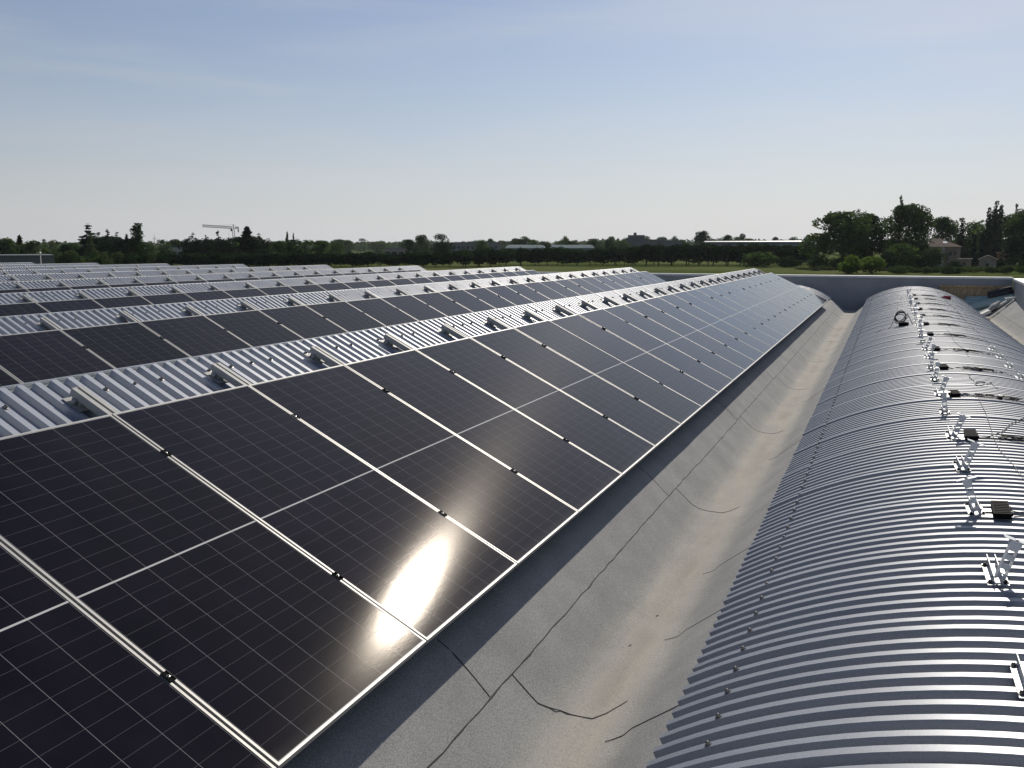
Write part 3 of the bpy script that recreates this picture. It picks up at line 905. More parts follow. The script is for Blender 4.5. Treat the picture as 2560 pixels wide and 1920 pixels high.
for k, y in enumerate(BOXES):
    x = 2.682 + 0.008*k; a = math.asin((x-XC)/RAD)
    o = thing('cable_box', '%s black finned box with trailing black cables on the bare metal vault' % BOXL[k], 'junction box', (x, y, vz(x)), 0, 'black boxes beside the strut brackets')
    o.rotation_euler = (0, a, R(ro.uniform(-3,3)))
    put('box', ME_BOX, o); put('mounting_tab', ME_TAB, o)
    b = MB()
    L1 = ro.uniform(0.22, 0.34)
    for dy in (-0.08, 0.04):
        cable_run(b, ro, x+0.056, y+dy, L1+0.05, amp=0.02, lift=0.008, drift=-dy*0.8)
    if k > 0:
        e = ro.uniform(-0.1, 0.05)
        bundle(b, ro, x+0.40, y-0.03+e, 0.15+ro.uniform(0,0.05), 0.05, 4)
        cable_run(b, ro, x+0.22, y-0.02, 0.40, amp=0.06, lift=0.02, drift=e)
        cable_run(b, ro, x+0.50, y-0.05+e, ro.uniform(0.2,0.42), amp=0.05, drift=-0.25*ro.random())
        cable_run(b, ro, x+0.45, y+0.02+e, ro.uniform(0.25,0.45), r=0.003, amp=0.08, drift=-0.1)
        q = on_vault(x+0.42, y-0.03+e, 0.02); b.box((q.x-0.02, q.y-0.05, q.z-0.012), (q.x+0.02, q.y+0.05, q.z+0.022))
    else:
        cable_run(b, ro, x+0.26, y-0.02, 0.55, r=0.008, amp=0.02, lift=0.01)
        cable_run(b, ro, x+0.26, y+0.03, 0.6, r=0.005, amp=0.04, lift=0.02)
    c = b.build('cable', M_CABLE); c.parent = o; c.matrix_parent_inverse = o.matrix_basis.inverted()

def loose(name, pts, r, material, label, cat='cable', lift=0.006):
    # smooth the corners of a path laid on the vault
    P = [Vector((p[0], p[1], 0)) for p in pts]; out = []
    for i in range(len(P)-1):
        p0, p1, p2, p3 = P[max(i-1,0)], P[i], P[i+1], P[min(i+2,len(P)-1)]
        for q in range(8):
            t = q/8
            v = 0.5*((2*p1)+(-p0+p2)*t+(2*p0-5*p1+4*p2-p3)*t*t+(-p0+3*p1-3*p2+p3)*t**3)
            out.append(on_vault(v.x, v.y, lift+r))
    out.append(on_vault(P[-1].x, P[-1].y, lift+r))
    b = MB(); b.tube(out, r, 6); return tag(b.build(name, material), label, cat)
loose('thin_wire', [(2.92,7.9),(2.913,7.484),(2.901,6.75),(2.874,6.02),(2.857,5.6),(2.854,5.15),(2.883,4.756),(2.898,4.46),(2.915,4.2),(2.95,3.7)], 0.0022, M_WIRE, 'thin grey wire snaking lengthwise over the crest of the bare vault', 'wire')
loose('black_lead', [(2.80,5.60),(2.87,5.745),(2.952,5.921),(3.027,6.222),(3.106,6.457),(3.204,6.703),(3.32,6.95)], 0.0045, M_CABLE, 'single black lead curving away to the right from the second box')
loose('tangled_lead', [(2.934,9.552),(2.979,9.62),(2.949,9.368),(2.978,9.018),(3.039,8.964),(3.081,8.949),(2.961,8.794),(2.992,8.642),(3.081,8.80),(3.147,8.957),(3.155,8.591),(3.206,8.638)], 0.0035, M_WIRE, 'tangled thin lead looping between the third and fourth box')
loose('cord', [(3.053,15.93),(3.06,15.07),(3.052,13.55),(3.113,12.63),(3.10,11.6)], 0.003, M_WIRE, 'thin grey cord lying lengthwise beside the farther boxes')

# a coil of black cable with its box, left of the bracket line
cx, cy = 2.316, 17.55
o = thing('cable_coil', 'coil of black cable standing on a black box left of the bracket line', 'cable coil', on_vault(cx, cy))
b = MB(); b.box((-0.09,-0.12,0.0),(0.10,0.12,0.07)); b.build('box', M_BLACK, o)
b = MB(); rc = random.Random(8)
for k in range(6):
    pts = []; tx, ty = rc.uniform(-1,1), rc.uniform(-1.6,1.6)
    rx, rz_, ang = rc.uniform(0.08,0.15), rc.uniform(0.07,0.13), rc.uniform(-0.7,0.7)
    for i in range(19):
        a = 2*math.pi*i/18
        u_, v_ = rx*math.cos(a), rz_*math.sin(a)
        pts.append((-0.06+0.02*tx+u_*math.cos(ang)-v_*math.sin(ang), 0.06+0.05*ty*math.cos(a)+0.03*k-0.08, 0.17+0.02*ty+u_*math.sin(ang)+v_*math.cos(ang)))
    b.tube(pts, 0.007, 6)
b.tube([(-0.16,0.05,0.2),(-0.20,0.02,0.08),(-0.24,-0.1,-0.03),(-0.28,-0.25,-0.06)], 0.006, 6)
b.tube([(0.06,0.08,0.25),(0.13,0.04,0.12),(0.19,-0.02,0.0),(0.22,-0.06,0.01)], 0.007, 6)
b.build('cable', M_CABLE, o)
loose('short_lead', [(1.82,17.35),(1.85,17.55),(1.88,17.45),(1.93,17.70)], 0.007, M_CABLE, 'short stray lead on the left flank of the bare vault')
b = MB(); p = on_vault(3.708, 29.03)
b.box((-0.09,-0.12,0.0),(0.09,0.12,0.05)); b.box((-0.05,-0.16,0.05),(0.05,0.10,0.09))
t = b.build('red_tool', M_RED, None, p); t.rotation_euler = (0, math.asin((3.708-XC)/RAD), 0.5)
tag(t, 'small red plastic item lying on the far right of the bare vault', 'tool')
# tan hose down the right gutter
pts = [(4.98,30.2),(5.0,28.92),(5.03,26.79),(4.96,26.0),(4.94,25.49),(4.95,24.61),(4.92,23.25),(4.97,22.29),(5.02,20.76),(5.05,18.5),(5.1,16)]
b = MB(); P = []
for (x0,y0),(x1,y1) in zip(pts[:-1], pts[1:]):
    for q in range(5):
        t = q/5; x, y = x0+(x1-x0)*t+0.02*math.sin(y0*3+q), y0+(y1-y0)*t
        P.append((x, y, gz(x-gr.location.x, y, GPROFR)+0.014))
b.tube(P, 0.011, 6)
tag(b.build('hose', mat('tan_hose', (0.42,0.30,0.18), 0.6)), 'thin tan hose lying along the right hand gutter', 'hose')

# ------------------------------------------------------------------ builders' clutter in the far right corner
ZW = 0.40
o = thing('wooden_board', 'wide timber board panel leaning upright against the far parapet', 'board', (5.12, YW-0.16, -0.22))
b = MB(); rw = random.Random(5)
x = -1.24; i = 0
while x < 1.24:
    w = rw.uniform(0.16, 0.30); x2 = min(x+w, 1.25)
    b.box((x+0.003, 0.03+rw.uniform(0,0.006), 0.0), (x2-0.003, 0.055, 0.545)); x = x2
b.build('planks', M_WOOD, o)
b = MB(); b.box((-1.27,-0.02,0.545),(1.25,0.06,0.625)); b.build('top_beam', M_WOOD, o)
b = MB(); b.box((-1.25,-0.02,0.06),(0.20,0.028,0.135)); b.build('bottom_beam', M_WOOD, o)
o.rotation_euler = (R(-4), 0, 0)
def slab(name, c, size, rot, material, label, cat, group=None):
    b = MB(); sx, sy, sz = size
    # profiled off-cut: two ribs on a flat sheet
    b.box((-sx/2,-sy/2,-sz/2),(sx/2,sy/2,sz/2))
    b.box((-sx/2+0.002,-sy/2+0.02,sz/2),(sx/2-0.002,-sy/2+0.06,sz/2+0.02)); b.box((-sx/2+0.002,sy/2-0.06,sz/2),(sx/2-0.002,sy/2-0.02,sz/2+0.02))
    q = b.build(name, material, None, c); q.rotation_euler = rot
    return tag(q, label, cat, group)
G = 'pale green sheet offcuts piled in the corner'
slab('sheet_offcut', (4.62, 35.9, -0.36), (1.7,0.55,0.03), (R(14),R(2),R(4)), M_TEAL, 'pale green sheet lying flat at the left of the corner pile', 'sheet', G)
slab('sheet_offcut', (4.75, 35.6, -0.52), (1.1,0.5,0.03), (R(30),R(-3),R(-4)), M_TEAL, 'pale green sheet sloping at the lower left of the pile', 'sheet', G)
slab('sheet_offcut', (5.45, 36.4, -0.12), (1.3,0.35,0.03), (R(38),R(-3),R(2)), M_TEAL, 'pale green strip lying against the timber board', 'sheet', G)
slab('sheet_offcut', (5.55, 35.9, -0.22), (1.9,0.55,0.03), (R(22),R(-14),R(10)), M_TEAL, 'longest pale green sheet, rising to the right across the pile', 'sheet', G)
slab('sheet_offcut', (5.30, 35.75, -0.46), (1.0,0.30,0.03), (R(16),R(-18),R(10)), M_TEAL, 'short pale green strip tilted at the front of the pile', 'sheet', G)
slab('sheet_offcut', (4.95, 36.2, -0.22), (1.3,0.40,0.03), (R(20),R(-2),R(-3)), M_TEAL, 'pale green sheet tucked under the timber board', 'sheet', G)
b = MB(); rr = random.Random(3)
for i in range(3):
    yo = (-0.06, 0.10, 0.02)[i]; zo = (0.0, 0.0, 0.13)[i]
    b.tube([(-0.42,yo,zo),(-0.1,yo+0.01,zo+0.01),(0.2,yo,zo),(0.42,yo+0.02,zo)], 0.085, 10)
q = b.build('felt_rolls', M_ROLL, None, (6.0, 36.35, 0.10)); q.rotation_euler = (0, R(-16), R(8))
tag(q, 'bundle of dark felt rolls in the corner of the two parapets', 'rolls')
q = slab('foam_block', (5.30, 34.2, -0.50), (0.34,0.46,0.08), (R(4),R(-30),R(10)), M_FOAM, 'bright white slab lit by the sun at the front of the corner pile', 'slab', 'white slabs by the corner pile')
slab('foam_block', (6.28, 35.4, -0.01), (0.42,0.35,0.05), (R(0),R(-6),R(6)), M_FOAM, 'bright white slab on the membrane beside the right parapet', 'slab', 'white slabs by the corner pile')
slab('foam_block', (5.92, 35.0, -0.22), (0.42,0.10,0.05), (R(4),R(-32),R(24)), M_FOAM, 'narrow pale strip on the slope between the two white slabs', 'slab', 'white slabs by the corner pile')
b = MB(); n = 10; ring = []
for i in range(9):
    t = i/8; r_ = 0.10*math.sin(math.pi*(0.08+0.84*t))**0.6
    ring.append([Vector((-0.32+0.64*t, r_*1.5*math.cos(a)+0.01*math.sin(5*t+a*2), r_*0.8*math.sin(a)+0.012*math.sin(9*t+a*3))) for a in [2*math.pi*k/n for k in range(n)]])
for i in range(8):
    for k in range(n): b.quad(ring[i][k], ring[i+1][k], ring[i+1][(k+1)%n], ring[i][(k+1)%n], True)
b.poly(ring[0]); b.poly(ring[-1][::-1])
q = b.build('sack', M_SACK, None, (5.62, 34.75, -0.30)); q.rotation_euler = (0, R(-36), R(35))
tag(q, 'slumped grey sack on the slope above the white slab', 'sack')

# ------------------------------------------------------------------ land
def ground():
    b = MB(); S = 9000
    b.quad((-S,-S,ZG),(S,-S,ZG),(S,S,ZG),(-S,S,ZG))
    m = mat('field', (0.07,0.11,0.03), 1.0, 0, 0.0)
    tc = N(m, 'ShaderNodeTexCoord')
    n1 = N(m, 'ShaderNodeTexNoise', Scale=0.012, Detail=5); n2 = N(m, 'ShaderNodeTexNoise', Scale=0.35, Detail=6)
    for q in (n1, n2): L(m, tc.outputs['Object'], q.inputs['Vector'])
    a = ramp(m, n1.outputs['Fac'], 0.42, (0.078,0.100,0.032), 0.60, (0.125,0.138,0.060))
    x = N(m, 'ShaderNodeMixRGB', blend_type='MULTIPLY', Fac=0.8)
    L(m, a, x.inputs['Color1']); L(m, ramp(m, n2.outputs['Fac'], 0.3, (0.62,0.66,0.55), 0.7, (1.15,1.15,1.1)), x.inputs['Color2'])
    L(m, x.outputs[0], bsdf(m).inputs['Base Color'])
    tag(b.build('ground', m), kind='structure')
ground()

FWD = Vector((-math.sin(YAW), math.cos(YAW), 0)); RGT = Vector((math.cos(YAW), math.sin(YAW), 0))
def spot(u, d):
    """world point on the ground: u = photo column (2560 wide) as a bearing, d = depth in metres"""
    p = CAM + FWD*d + RGT*(d*(u-1280)/2184.2)
    return Vector((p.x, p.y, ZG))
def hgt(v, d):
    """height above ground of something seen at photo row v at depth d"""
    return (CAM.z - ZG) + (620.0-v)*d/2184.2

# ---- trees: leaf clumps spread through lobes, on a trunk with limbs
def leaf_cloud(b, rr, blobs, n, size, flat=0.0):
    tot = sum(q[3]*q[3] for q in blobs)
    for cx, cy, cz, r, sz in blobs:
        m = int(n*r*r/tot)
        for _ in range(m):
            d = Vector((rr.gauss(0,1), rr.gauss(0,1), rr.gauss(0,1)))
            if d.length < 1e-3: continue
            d.normalize()
            q = noise.noise(Vector((d.x*2.3+cx, d.y*2.3+cy, d.z*2.3+cz)))
            rad = r*(0.62+0.38*rr.random()**0.6)*(1+0.30*q)
            c = Vector((cx, cy, cz)) + Vector((d.x*rad, d.y*rad, d.z*rad*sz))
            nrm = (d + Vector((rr.uniform(-1,1), rr.uniform(-1,1), rr.uniform(-1,1)))*0.9)
            nrm.z *= (1-flat); nrm.normalize()
            x = nrm.orthogonal().normalized(); y = nrm.cross(x)
            a = rr.uniform(0, math.pi); x, y = x*math.cos(a)+y*math.sin(a), y*math.cos(a)-x*math.sin(a)
            s1, s2 = size*rr.uniform(0.6,1.3), size*rr.uniform(0.4,0.9)
            b.quad(c-x*s1, c-y*s2*0.8+x*s1*0.1, c+x*s1, c+y*s2)
def trunk_mesh(h, r, limbs, rr, spread=0.3):
    b = MB()
    b.tube([(0,0,-0.3),(0.02*h*rr.uniform(-1,1),0,h*0.35),(0.03*h*rr.uniform(-1,1),0.02*h*rr.uniform(-1,1),h)], r, 7, r*0.35)
    for i in range(limbs):
        a = rr.uniform(0,2*math.pi); z = h*rr.uniform(0.35,0.8); l = h*spread*rr.uniform(0.6,1.2)
        b.tube([(0,0,z),(math.cos(a)*l*0.6,math.sin(a)*l*0.6,z+l*0.4),(math.cos(a)*l,math.sin(a)*l,z+l*0.9)], r*0.45, 5, r*0.12)
    return b.mesh('trunk', M_BARK)
def lobes(rr, H, W, n, z0, top=1.0):
    """lobes of a broad crown inside a dome H tall, W wide"""
    out = []
    for i in range(n):
        t = rr.random()**0.8
        z = z0 + (H*top-z0)*t
        env = math.sin(math.pi*min(0.97, 0.16+0.80*t))**0.62
        a = rr.uniform(0, 2*math.pi); q = W*0.5*env*math.sqrt(rr.random())*0.80
        r = W*rr.uniform(0.13, 0.22)
        out.append((q*math.cos(a), q*math.sin(a), min(z, H-r*0.55), r, rr.uniform(0.65,0.9)))
    out.append((0,0,z0+(H-z0)*0.5, W*0.30, (H-z0)/W*0.9))
    return out
VAR = {}
def variant(key, fn):
    if key not in VAR: VAR[key] = fn()
    return VAR[key]
def broad(seed, material, n=3600, leaf=0.030, H=1.0, W=0.9, z0=0.05, nl=30):
    def mk():
        rr = random.Random(seed); b = MB()
        leaf_cloud(b, rr, lobes(rr, H*20, W*20, nl, z0*20), n, leaf*20)
        return b.mesh('crown', material), trunk_mesh(11.0, 0.45, 6, rr)
    return variant(('broad', seed, material.name, leaf), mk)
def column(seed, material, n=1500, W=0.2, taper=1.0, leaf=0.022, z0=0.04, rag=0.0):
    def mk():
        rr = random.Random(seed); b = MB(); bl = []
        for i in range(16):
            t = i/15
            w = W*20*0.5*(math.sin(math.pi*min(1,0.12+0.62*t**0.8))**0.8 if taper < 1 else (1-t*0.93)*(0.75 if t < 0.08 else 1))
            w = max(w, 0.75)*(1+0.5*rag*rr.uniform(-1,1))
            bl.append((rr.uniform(-1,1)*w*0.30, rr.uniform(-1,1)*w*0.30, z0*20+(20-z0*20-w*0.3)*t, w*0.85, 1.3))
        leaf_cloud(b, rr, bl, n, leaf*20)
        return b.mesh('crown', material), trunk_mesh(15.0, 0.28, 0, rr)
    return variant(('column', seed, material.name, W), mk)
def conifer(seed, material, n=1700, W=0.5, tiers=11, gap=0.35, droop=0.12, lean=0.0, z0=0.08):
    """tiered boughs with gaps between the tiers and a spiky leader"""
    def mk():
        rr = random.Random(seed); b = MB()
        nb = tiers*9
        for k in range(nb):
            t = ((k+rr.random())/nb)**0.9
            z = 20*(z0+(0.96-z0)*t); rad = 20*W*0.5*((1-t)**0.9*0.97+0.03)
            a = rr.uniform(0, 2*math.pi); l = rad*rr.uniform(0.45,1.2)
            for i in range(max(4,int(1.5*n/nb))):
                s = rr.random()**0.75
                c = Vector((math.cos(a)*l*s+lean*20*t*t, math.sin(a)*l*s, z - droop*l*s*s*2.0 + rr.gauss(0,0.28)))
                c += Vector((rr.gauss(0,1),rr.gauss(0,1),0))*(0.12+rad*0.07*s)
                x = Vector((math.cos(a)+rr.uniform(-.7,.7), math.sin(a)+rr.uniform(-.7,.7), rr.uniform(-.5,.3))).normalized()
                y = x.cross(Vector((0,0,1))).normalized()
                y = (y + Vector((0,0,rr.uniform(-1.5,1.5)))).normalized()
                s1, s2 = 0.60*rr.uniform(.6,1.3), 0.36*rr.uniform(.6,1.3)
                b.quad(c-x*s1, c-y*s2, c+x*s1, c+y*s2)
        tip = Vector((lean*20,0,19.0))
        for i in range(26):
            c = tip+Vector((rr.uniform(-.2,.2),rr.uniform(-.2,.2),rr.uniform(-1.2,1.0))); x = Vector((rr.uniform(-.4,.4),rr.uniform(-.4,.4),1)).normalized(); y = x.orthogonal().normalized()
            b.quad(c-x*0.5, c-y*0.15, c+x*0.5, c+y*0.15)
        t = MB(); t.tube([(0,0,-0.3),(lean*5,0,10),(lean*19,0,19.5)], 0.36, 6, 0.05)
        return b.mesh('crown', material), t.mesh('trunk', M_BARK)
    return variant(('conifer', seed, material.name, W), mk)
def cedar(seed, material, n=2400, W=0.6, lean=0.0, z0=0.12):
    """irregular crown of flat shelves at uneven heights with gaps between"""
    def mk():
        rr = random.Random(seed); b = MB(); bl = []
        for i in range(17):
            t = (i+rr.uniform(0,0.9))/17; z = 20*(z0+(0.95-z0)*t)
            rad = 20*W*0.5*(1-t)**0.75
            a = rr.uniform(0,6.28); q = rad*rr.uniform(0.1,0.75)
            bl.append((q*math.cos(a)+lean*20*t, q*math.sin(a), z, max(0.7, rad*rr.uniform(0.30,0.55)), rr.uniform(0.22,0.5)))
        bl.append((lean*18,0,18.6,0.55,1.8)); bl.append((lean*8,0,7,20*W*0.22,1.4)); bl.append((lean*13,0,12.5,20*W*0.14,2.0))
        leaf_cloud(b, rr, bl, n, 0.50, -0.5)
        t = MB(); t.tube([(0,0,-0.3),(lean*8,0,10),(lean*19,0,19.0)], 0.36, 6, 0.05)
        return b.mesh('crown', material), t.mesh('trunk', M_BARK)
    return variant(('cedar', seed, material.name, W), mk)
def bush(seed, material, n=1400):
    def mk():
        rr = random.Random(seed); b = MB(); bl = []
        for i in range(11):
            a = rr.uniform(0,2*math.pi); q = rr.random()**0.5*6.0
            bl.append((q*math.cos(a), q*math.sin(a), rr.uniform(5,15)*(1-q/14), rr.uniform(3.4,5.2), 0.95))
        bl.append((0,0,6,6.5,1.0))
        leaf_cloud(b, rr, bl, n, 0.95)
        return b.mesh('crown', material), trunk_mesh(8.0, 0.4, 4, rr)
    return variant(('bush', seed, material.name), mk)
def crown_size(me):
    if 'top' not in me:
        zs = sorted(v.co.z for v in me.vertices); xs = sorted(v.co.x for v in me.vertices); ys = sorted(v.co.y for v in me.vertices)
        k = max(1, len(zs)//120)
        me['top'] = zs[-max(2, len(zs)//400)]; me['wide'] = (xs[-k]-xs[k]+ys[-k]-ys[k])/2
    return me['top'], me['wide']
def plant(name, meshes, u, d, h, w, label, cat='tree', group=None, rz=None, base=20.0, wbase=None):
    """h, w in metres; meshes are built 20 units tall"""
    p = spot(u, d)
    o = thing(name, label, cat, p, rnd.uniform(0,6.28) if rz is None else rz, group)
    top, wide = crown_size(meshes[0]); s = h/top; k = w/wide
    c = put('crown', meshes[0], o); t = put('trunk', meshes[1], o)
    c.scale = t.scale = (k, k, s); t.scale = (s, s, s)
    return o
def px(wpx, d): return wpx*d/2184.2
def T(name, meshes, u, v, wpx, d, label, wb, cat='tree', group=None, rz=None):
    return plant(name, meshes, u, d, hgt(v, d), px(wpx, d), label, cat, group, rz, 20.0, wb)

# -- right-hand grove round the house
T('broadleaf_tree', broad(1, M_LEAF, 9000, 0.023), 2098, 535, 150, 330, 'huge dense round tree at the left end of the right hand grove', 19)
T('broadleaf_tree', broad(2, M_LEAF, 7000, 0.025), 2164, 541, 84, 336, 'tall tree with a rounded shoulder just right of the huge round tree', 19)
T('broadleaf_tree', broad(3, M_LEAF, 9000, 0.023), 2252, 518, 108, 352, 'tallest broad tree of the grove with a spindly tuft on top', 19)
T('conifer_tree', cedar(31, M_LEAF, 420, 0.3, z0=0.5), 2233, 496, 20, 353, 'thin tuft of a tree poking up behind the tallest broad tree', 3.4)
T('broadleaf_tree', broad(4, M_LEAF, 2600), 2276, 580, 74, 345, 'lower lighter green tree in front of the tallest broad tree', 19)
T('broadleaf_tree', broad(5, M_LEAF, 3200), 2336, 547, 62, 400, 'airy round tree behind the house roof', 19)
T('broadleaf_tree', broad(6, M_LEAF, 2600), 2366, 556, 40, 402, 'tree between the airy round tree and the wide cypress', 19)
T('cypress_tree', column(7, M_LEAF_D, 1900, 0.26), 2388, 552, 36, 362, 'widest dark cypress, right against the house', 5.4, 'cypress')
T('broadleaf_tree', broad(8, M_LEAF, 3000), 2412, 560, 58, 420, 'pale tree filling the gap behind the cypresses', 19)
T('cypress_tree', column(9, M_LEAF_D, 1500, 0.2), 2420, 590, 22, 364, 'short slim cypress second from the house', 4.2, 'cypress')
T('cypress_tree', column(9, M_LEAF_D, 1500, 0.2), 2440, 592, 22, 366, 'short slim cypress third from the house', 4.2, 'cypress')
T('cypress_tree', column(7, M_LEAF_D, 1900, 0.26), 2479, 564, 28, 364, 'dark cypress standing behind the small gabled hut', 5.4, 'cypress')
T('broadleaf_tree', broad(10, M_LEAF, 3200), 2450, 555, 62, 400, 'mid green tree left of the tall spired conifers', 19)
T('spired_conifer', column(11, M_LEAF_D, 1100, 0.2, rag=0.25), 2468, 510, 20, 385, 'tallest spire of the dark conifer clump on the right', 4.2, 'conifer')
T('spired_conifer', column(12, M_LEAF_D, 1100, 0.2, rag=0.25), 2452, 526, 20, 386, 'left spire of the dark conifer clump on the right', 4.2, 'conifer')
T('spired_conifer', column(12, M_LEAF_D, 1100, 0.2, rag=0.25), 2480, 520, 20, 388, 'right spire of the dark conifer clump on the right', 4.2, 'conifer')
T('broadleaf_tree', broad(1, M_LEAF_D, 2600), 2470, 528, 44, 384, 'dark round crown wrapped round the conifer spires', 19)
T('spired_conifer', column(11, M_LEAF_D, 1100, 0.2, rag=0.25), 2518, 517, 15, 390, 'lone dark spire near the right edge of the view', 4.2, 'conifer')
T('broadleaf_tree', broad(2, M_LEAF, 3600), 2512, 541, 70, 372, 'light green tree under the lone dark spire', 19)
T('broadleaf_tree', broad(3, M_LEAF, 7000, 0.024), 2552, 528, 96, 360, 'big light green tree cut by the right edge of the view', 19)
T('broadleaf_tree', broad(5, M_LEAF_D, 3000), 2536, 594, 88, 318, 'dark low tree in the shade at the right edge below the big light tree', 19)
T('broadleaf_tree', broad(6, M_LEAF, 2600), 2246, 612, 84, 322, 'shadowy spreading tree to the left of the house', 19)
T('round_bush', bush(1, M_LEAF_D), 2210, 632, 42, 300, 'round dark bush with a smooth dome left of the house', 19, 'bush')
T('round_bush', bush(2, M_LEAF_G), 2322, 621, 52, 322, 'greyish green shrub standing in front of the house wall', 19, 'bush')
T('round_bush', bush(3, M_LEAF_B, 1900), 2122, 640, 60, 262, 'bright yellow green bush nearest the roof, left one of the two', 19, 'bush')
T('round_bush', bush(4, M_LEAF_B, 1700), 2172, 643, 58, 264, 'bright green bush close right of the yellow green one', 19, 'bush')
T('round_bush', bush(2, M_LEAF, 1500), 1892, 631, 84, 352, 'large grey green round bush on the field edge', 19, 'bush')
T('round_bush', bush(1, M_LEAF_O), 1962, 643, 58, 348, 'dark round bush right of the large grey green one', 19, 'bush')
T('round_bush', bush(5, M_LEAF_O), 2035, 645, 36, 336, 'small dark bush at the foot of the huge round tree', 19, 'bush')
T('round_bush', bush(3, M_LEAF_O), 2376, 655, 36, 300, 'small bush in front of the right end of the house', 19, 'bush')
T('round_bush', bush(4, M_LEAF_O), 2488, 652, 30, 318, 'small bush at the right side of the gabled hut', 19, 'bush')
# strip of scrub along the field edge beyond the parapet
for i in range(22):
    u = 2205 + i*17 + rnd.uniform(-5,5); d = rnd.uniform(255, 300)
    T('scrub_bush', bush(1+i % 5, (M_LEAF_G, M_LEAF, M_LEAF)[i % 3], 1200), u, rnd.uniform(664, 672), rnd.uniform(26,44), d, 'low green scrub bush in the strip just beyond the far parapet', 19, 'bush', 'scrub beyond the parapet')
for i in range(7):
    u = 2000 + i*16; d = rnd.uniform(290, 320)
    T('scrub_bush', bush(1+i % 5, M_LEAF_G, 1200), u, rnd.uniform(667, 672), rnd.uniform(24,36), d, 'low scrub bush in the strip left of the bright green bushes', 19, 'bush', 'scrub left of the bright bushes')

# -- the orchard row: dark rounded trees on short trunks along the field
def orchard(seed):
    def mk():
        rr = random.Random(seed); b = MB(); bl = []
        for i in range(9):
            a = rr.uniform(0,2*math.pi); q = rr.random()**0.5*4.4
            bl.append((q*math.cos(a), q*math.sin(a), rr.uniform(6,15.8), rr.uniform(3.0,4.6), 0.95))
        bl.append((0,0,10.5,5.6,1.25))
        leaf_cloud(b, rr, bl, 1300, 0.95)
        t = MB(); t.tube([(0,0,-.3),(0.15,0,4),(0,0.1,9)], 0.55, 6, 0.3)
        return b.mesh('crown', M_LEAF_O), t.mesh('trunk', M_BARK)
    return variant(('orchard', seed), mk)
OR = random.Random(77)
def row_top(u):
    pts = [(400,633),(850,633),(1120,631),(1150,624),(1300,621),(1400,621),(1500,625),(1560,617),(1640,613),(1900,612),(2020,615)]
    for (a,va),(c,vc) in zip(pts[:-1], pts[1:]):
        if a <= u <= c: return va+(vc-va)*(u-a)/(c-a)
    return 615
u = 408.0; i = 0
while u < 2016:
    f = (u-408)/1600.0
    v = row_top(u) + OR.uniform(-2.0, 2.5)
    d = 345 + 38*min(1.0, max(0.0, (u-1150)/160.0)) + 5*math.sin(f*5)
    if not (1486 < u < 1502):
        side = 'left' if u < 980 else ('middle' if u < 1560 else 'right')
        T('orchard_tree', orchard(1+i % 5), u, v, OR.uniform(46, 56), d, 'dark round tree in the dense %s stretch of the field row' % side, 15, 'tree', 'trees in the %s of the field row' % side)
    u += OR.uniform(30, 40); i += 1
# second file behind, so that no sky shows through the row
u = 420.0
while u < 2010:
    f = (u-408)/1600.0
    v = row_top(u) + 4 + OR.uniform(-2, 2)
    T('orchard_tree', orchard(1+i % 5), u, v, OR.uniform(48, 60), 372 if u < 1200 else 402, 'dark tree in the second file behind the dense field row', 15, 'tree', 'trees in the second file of the field row')
    u += OR.uniform(40, 52); i += 1

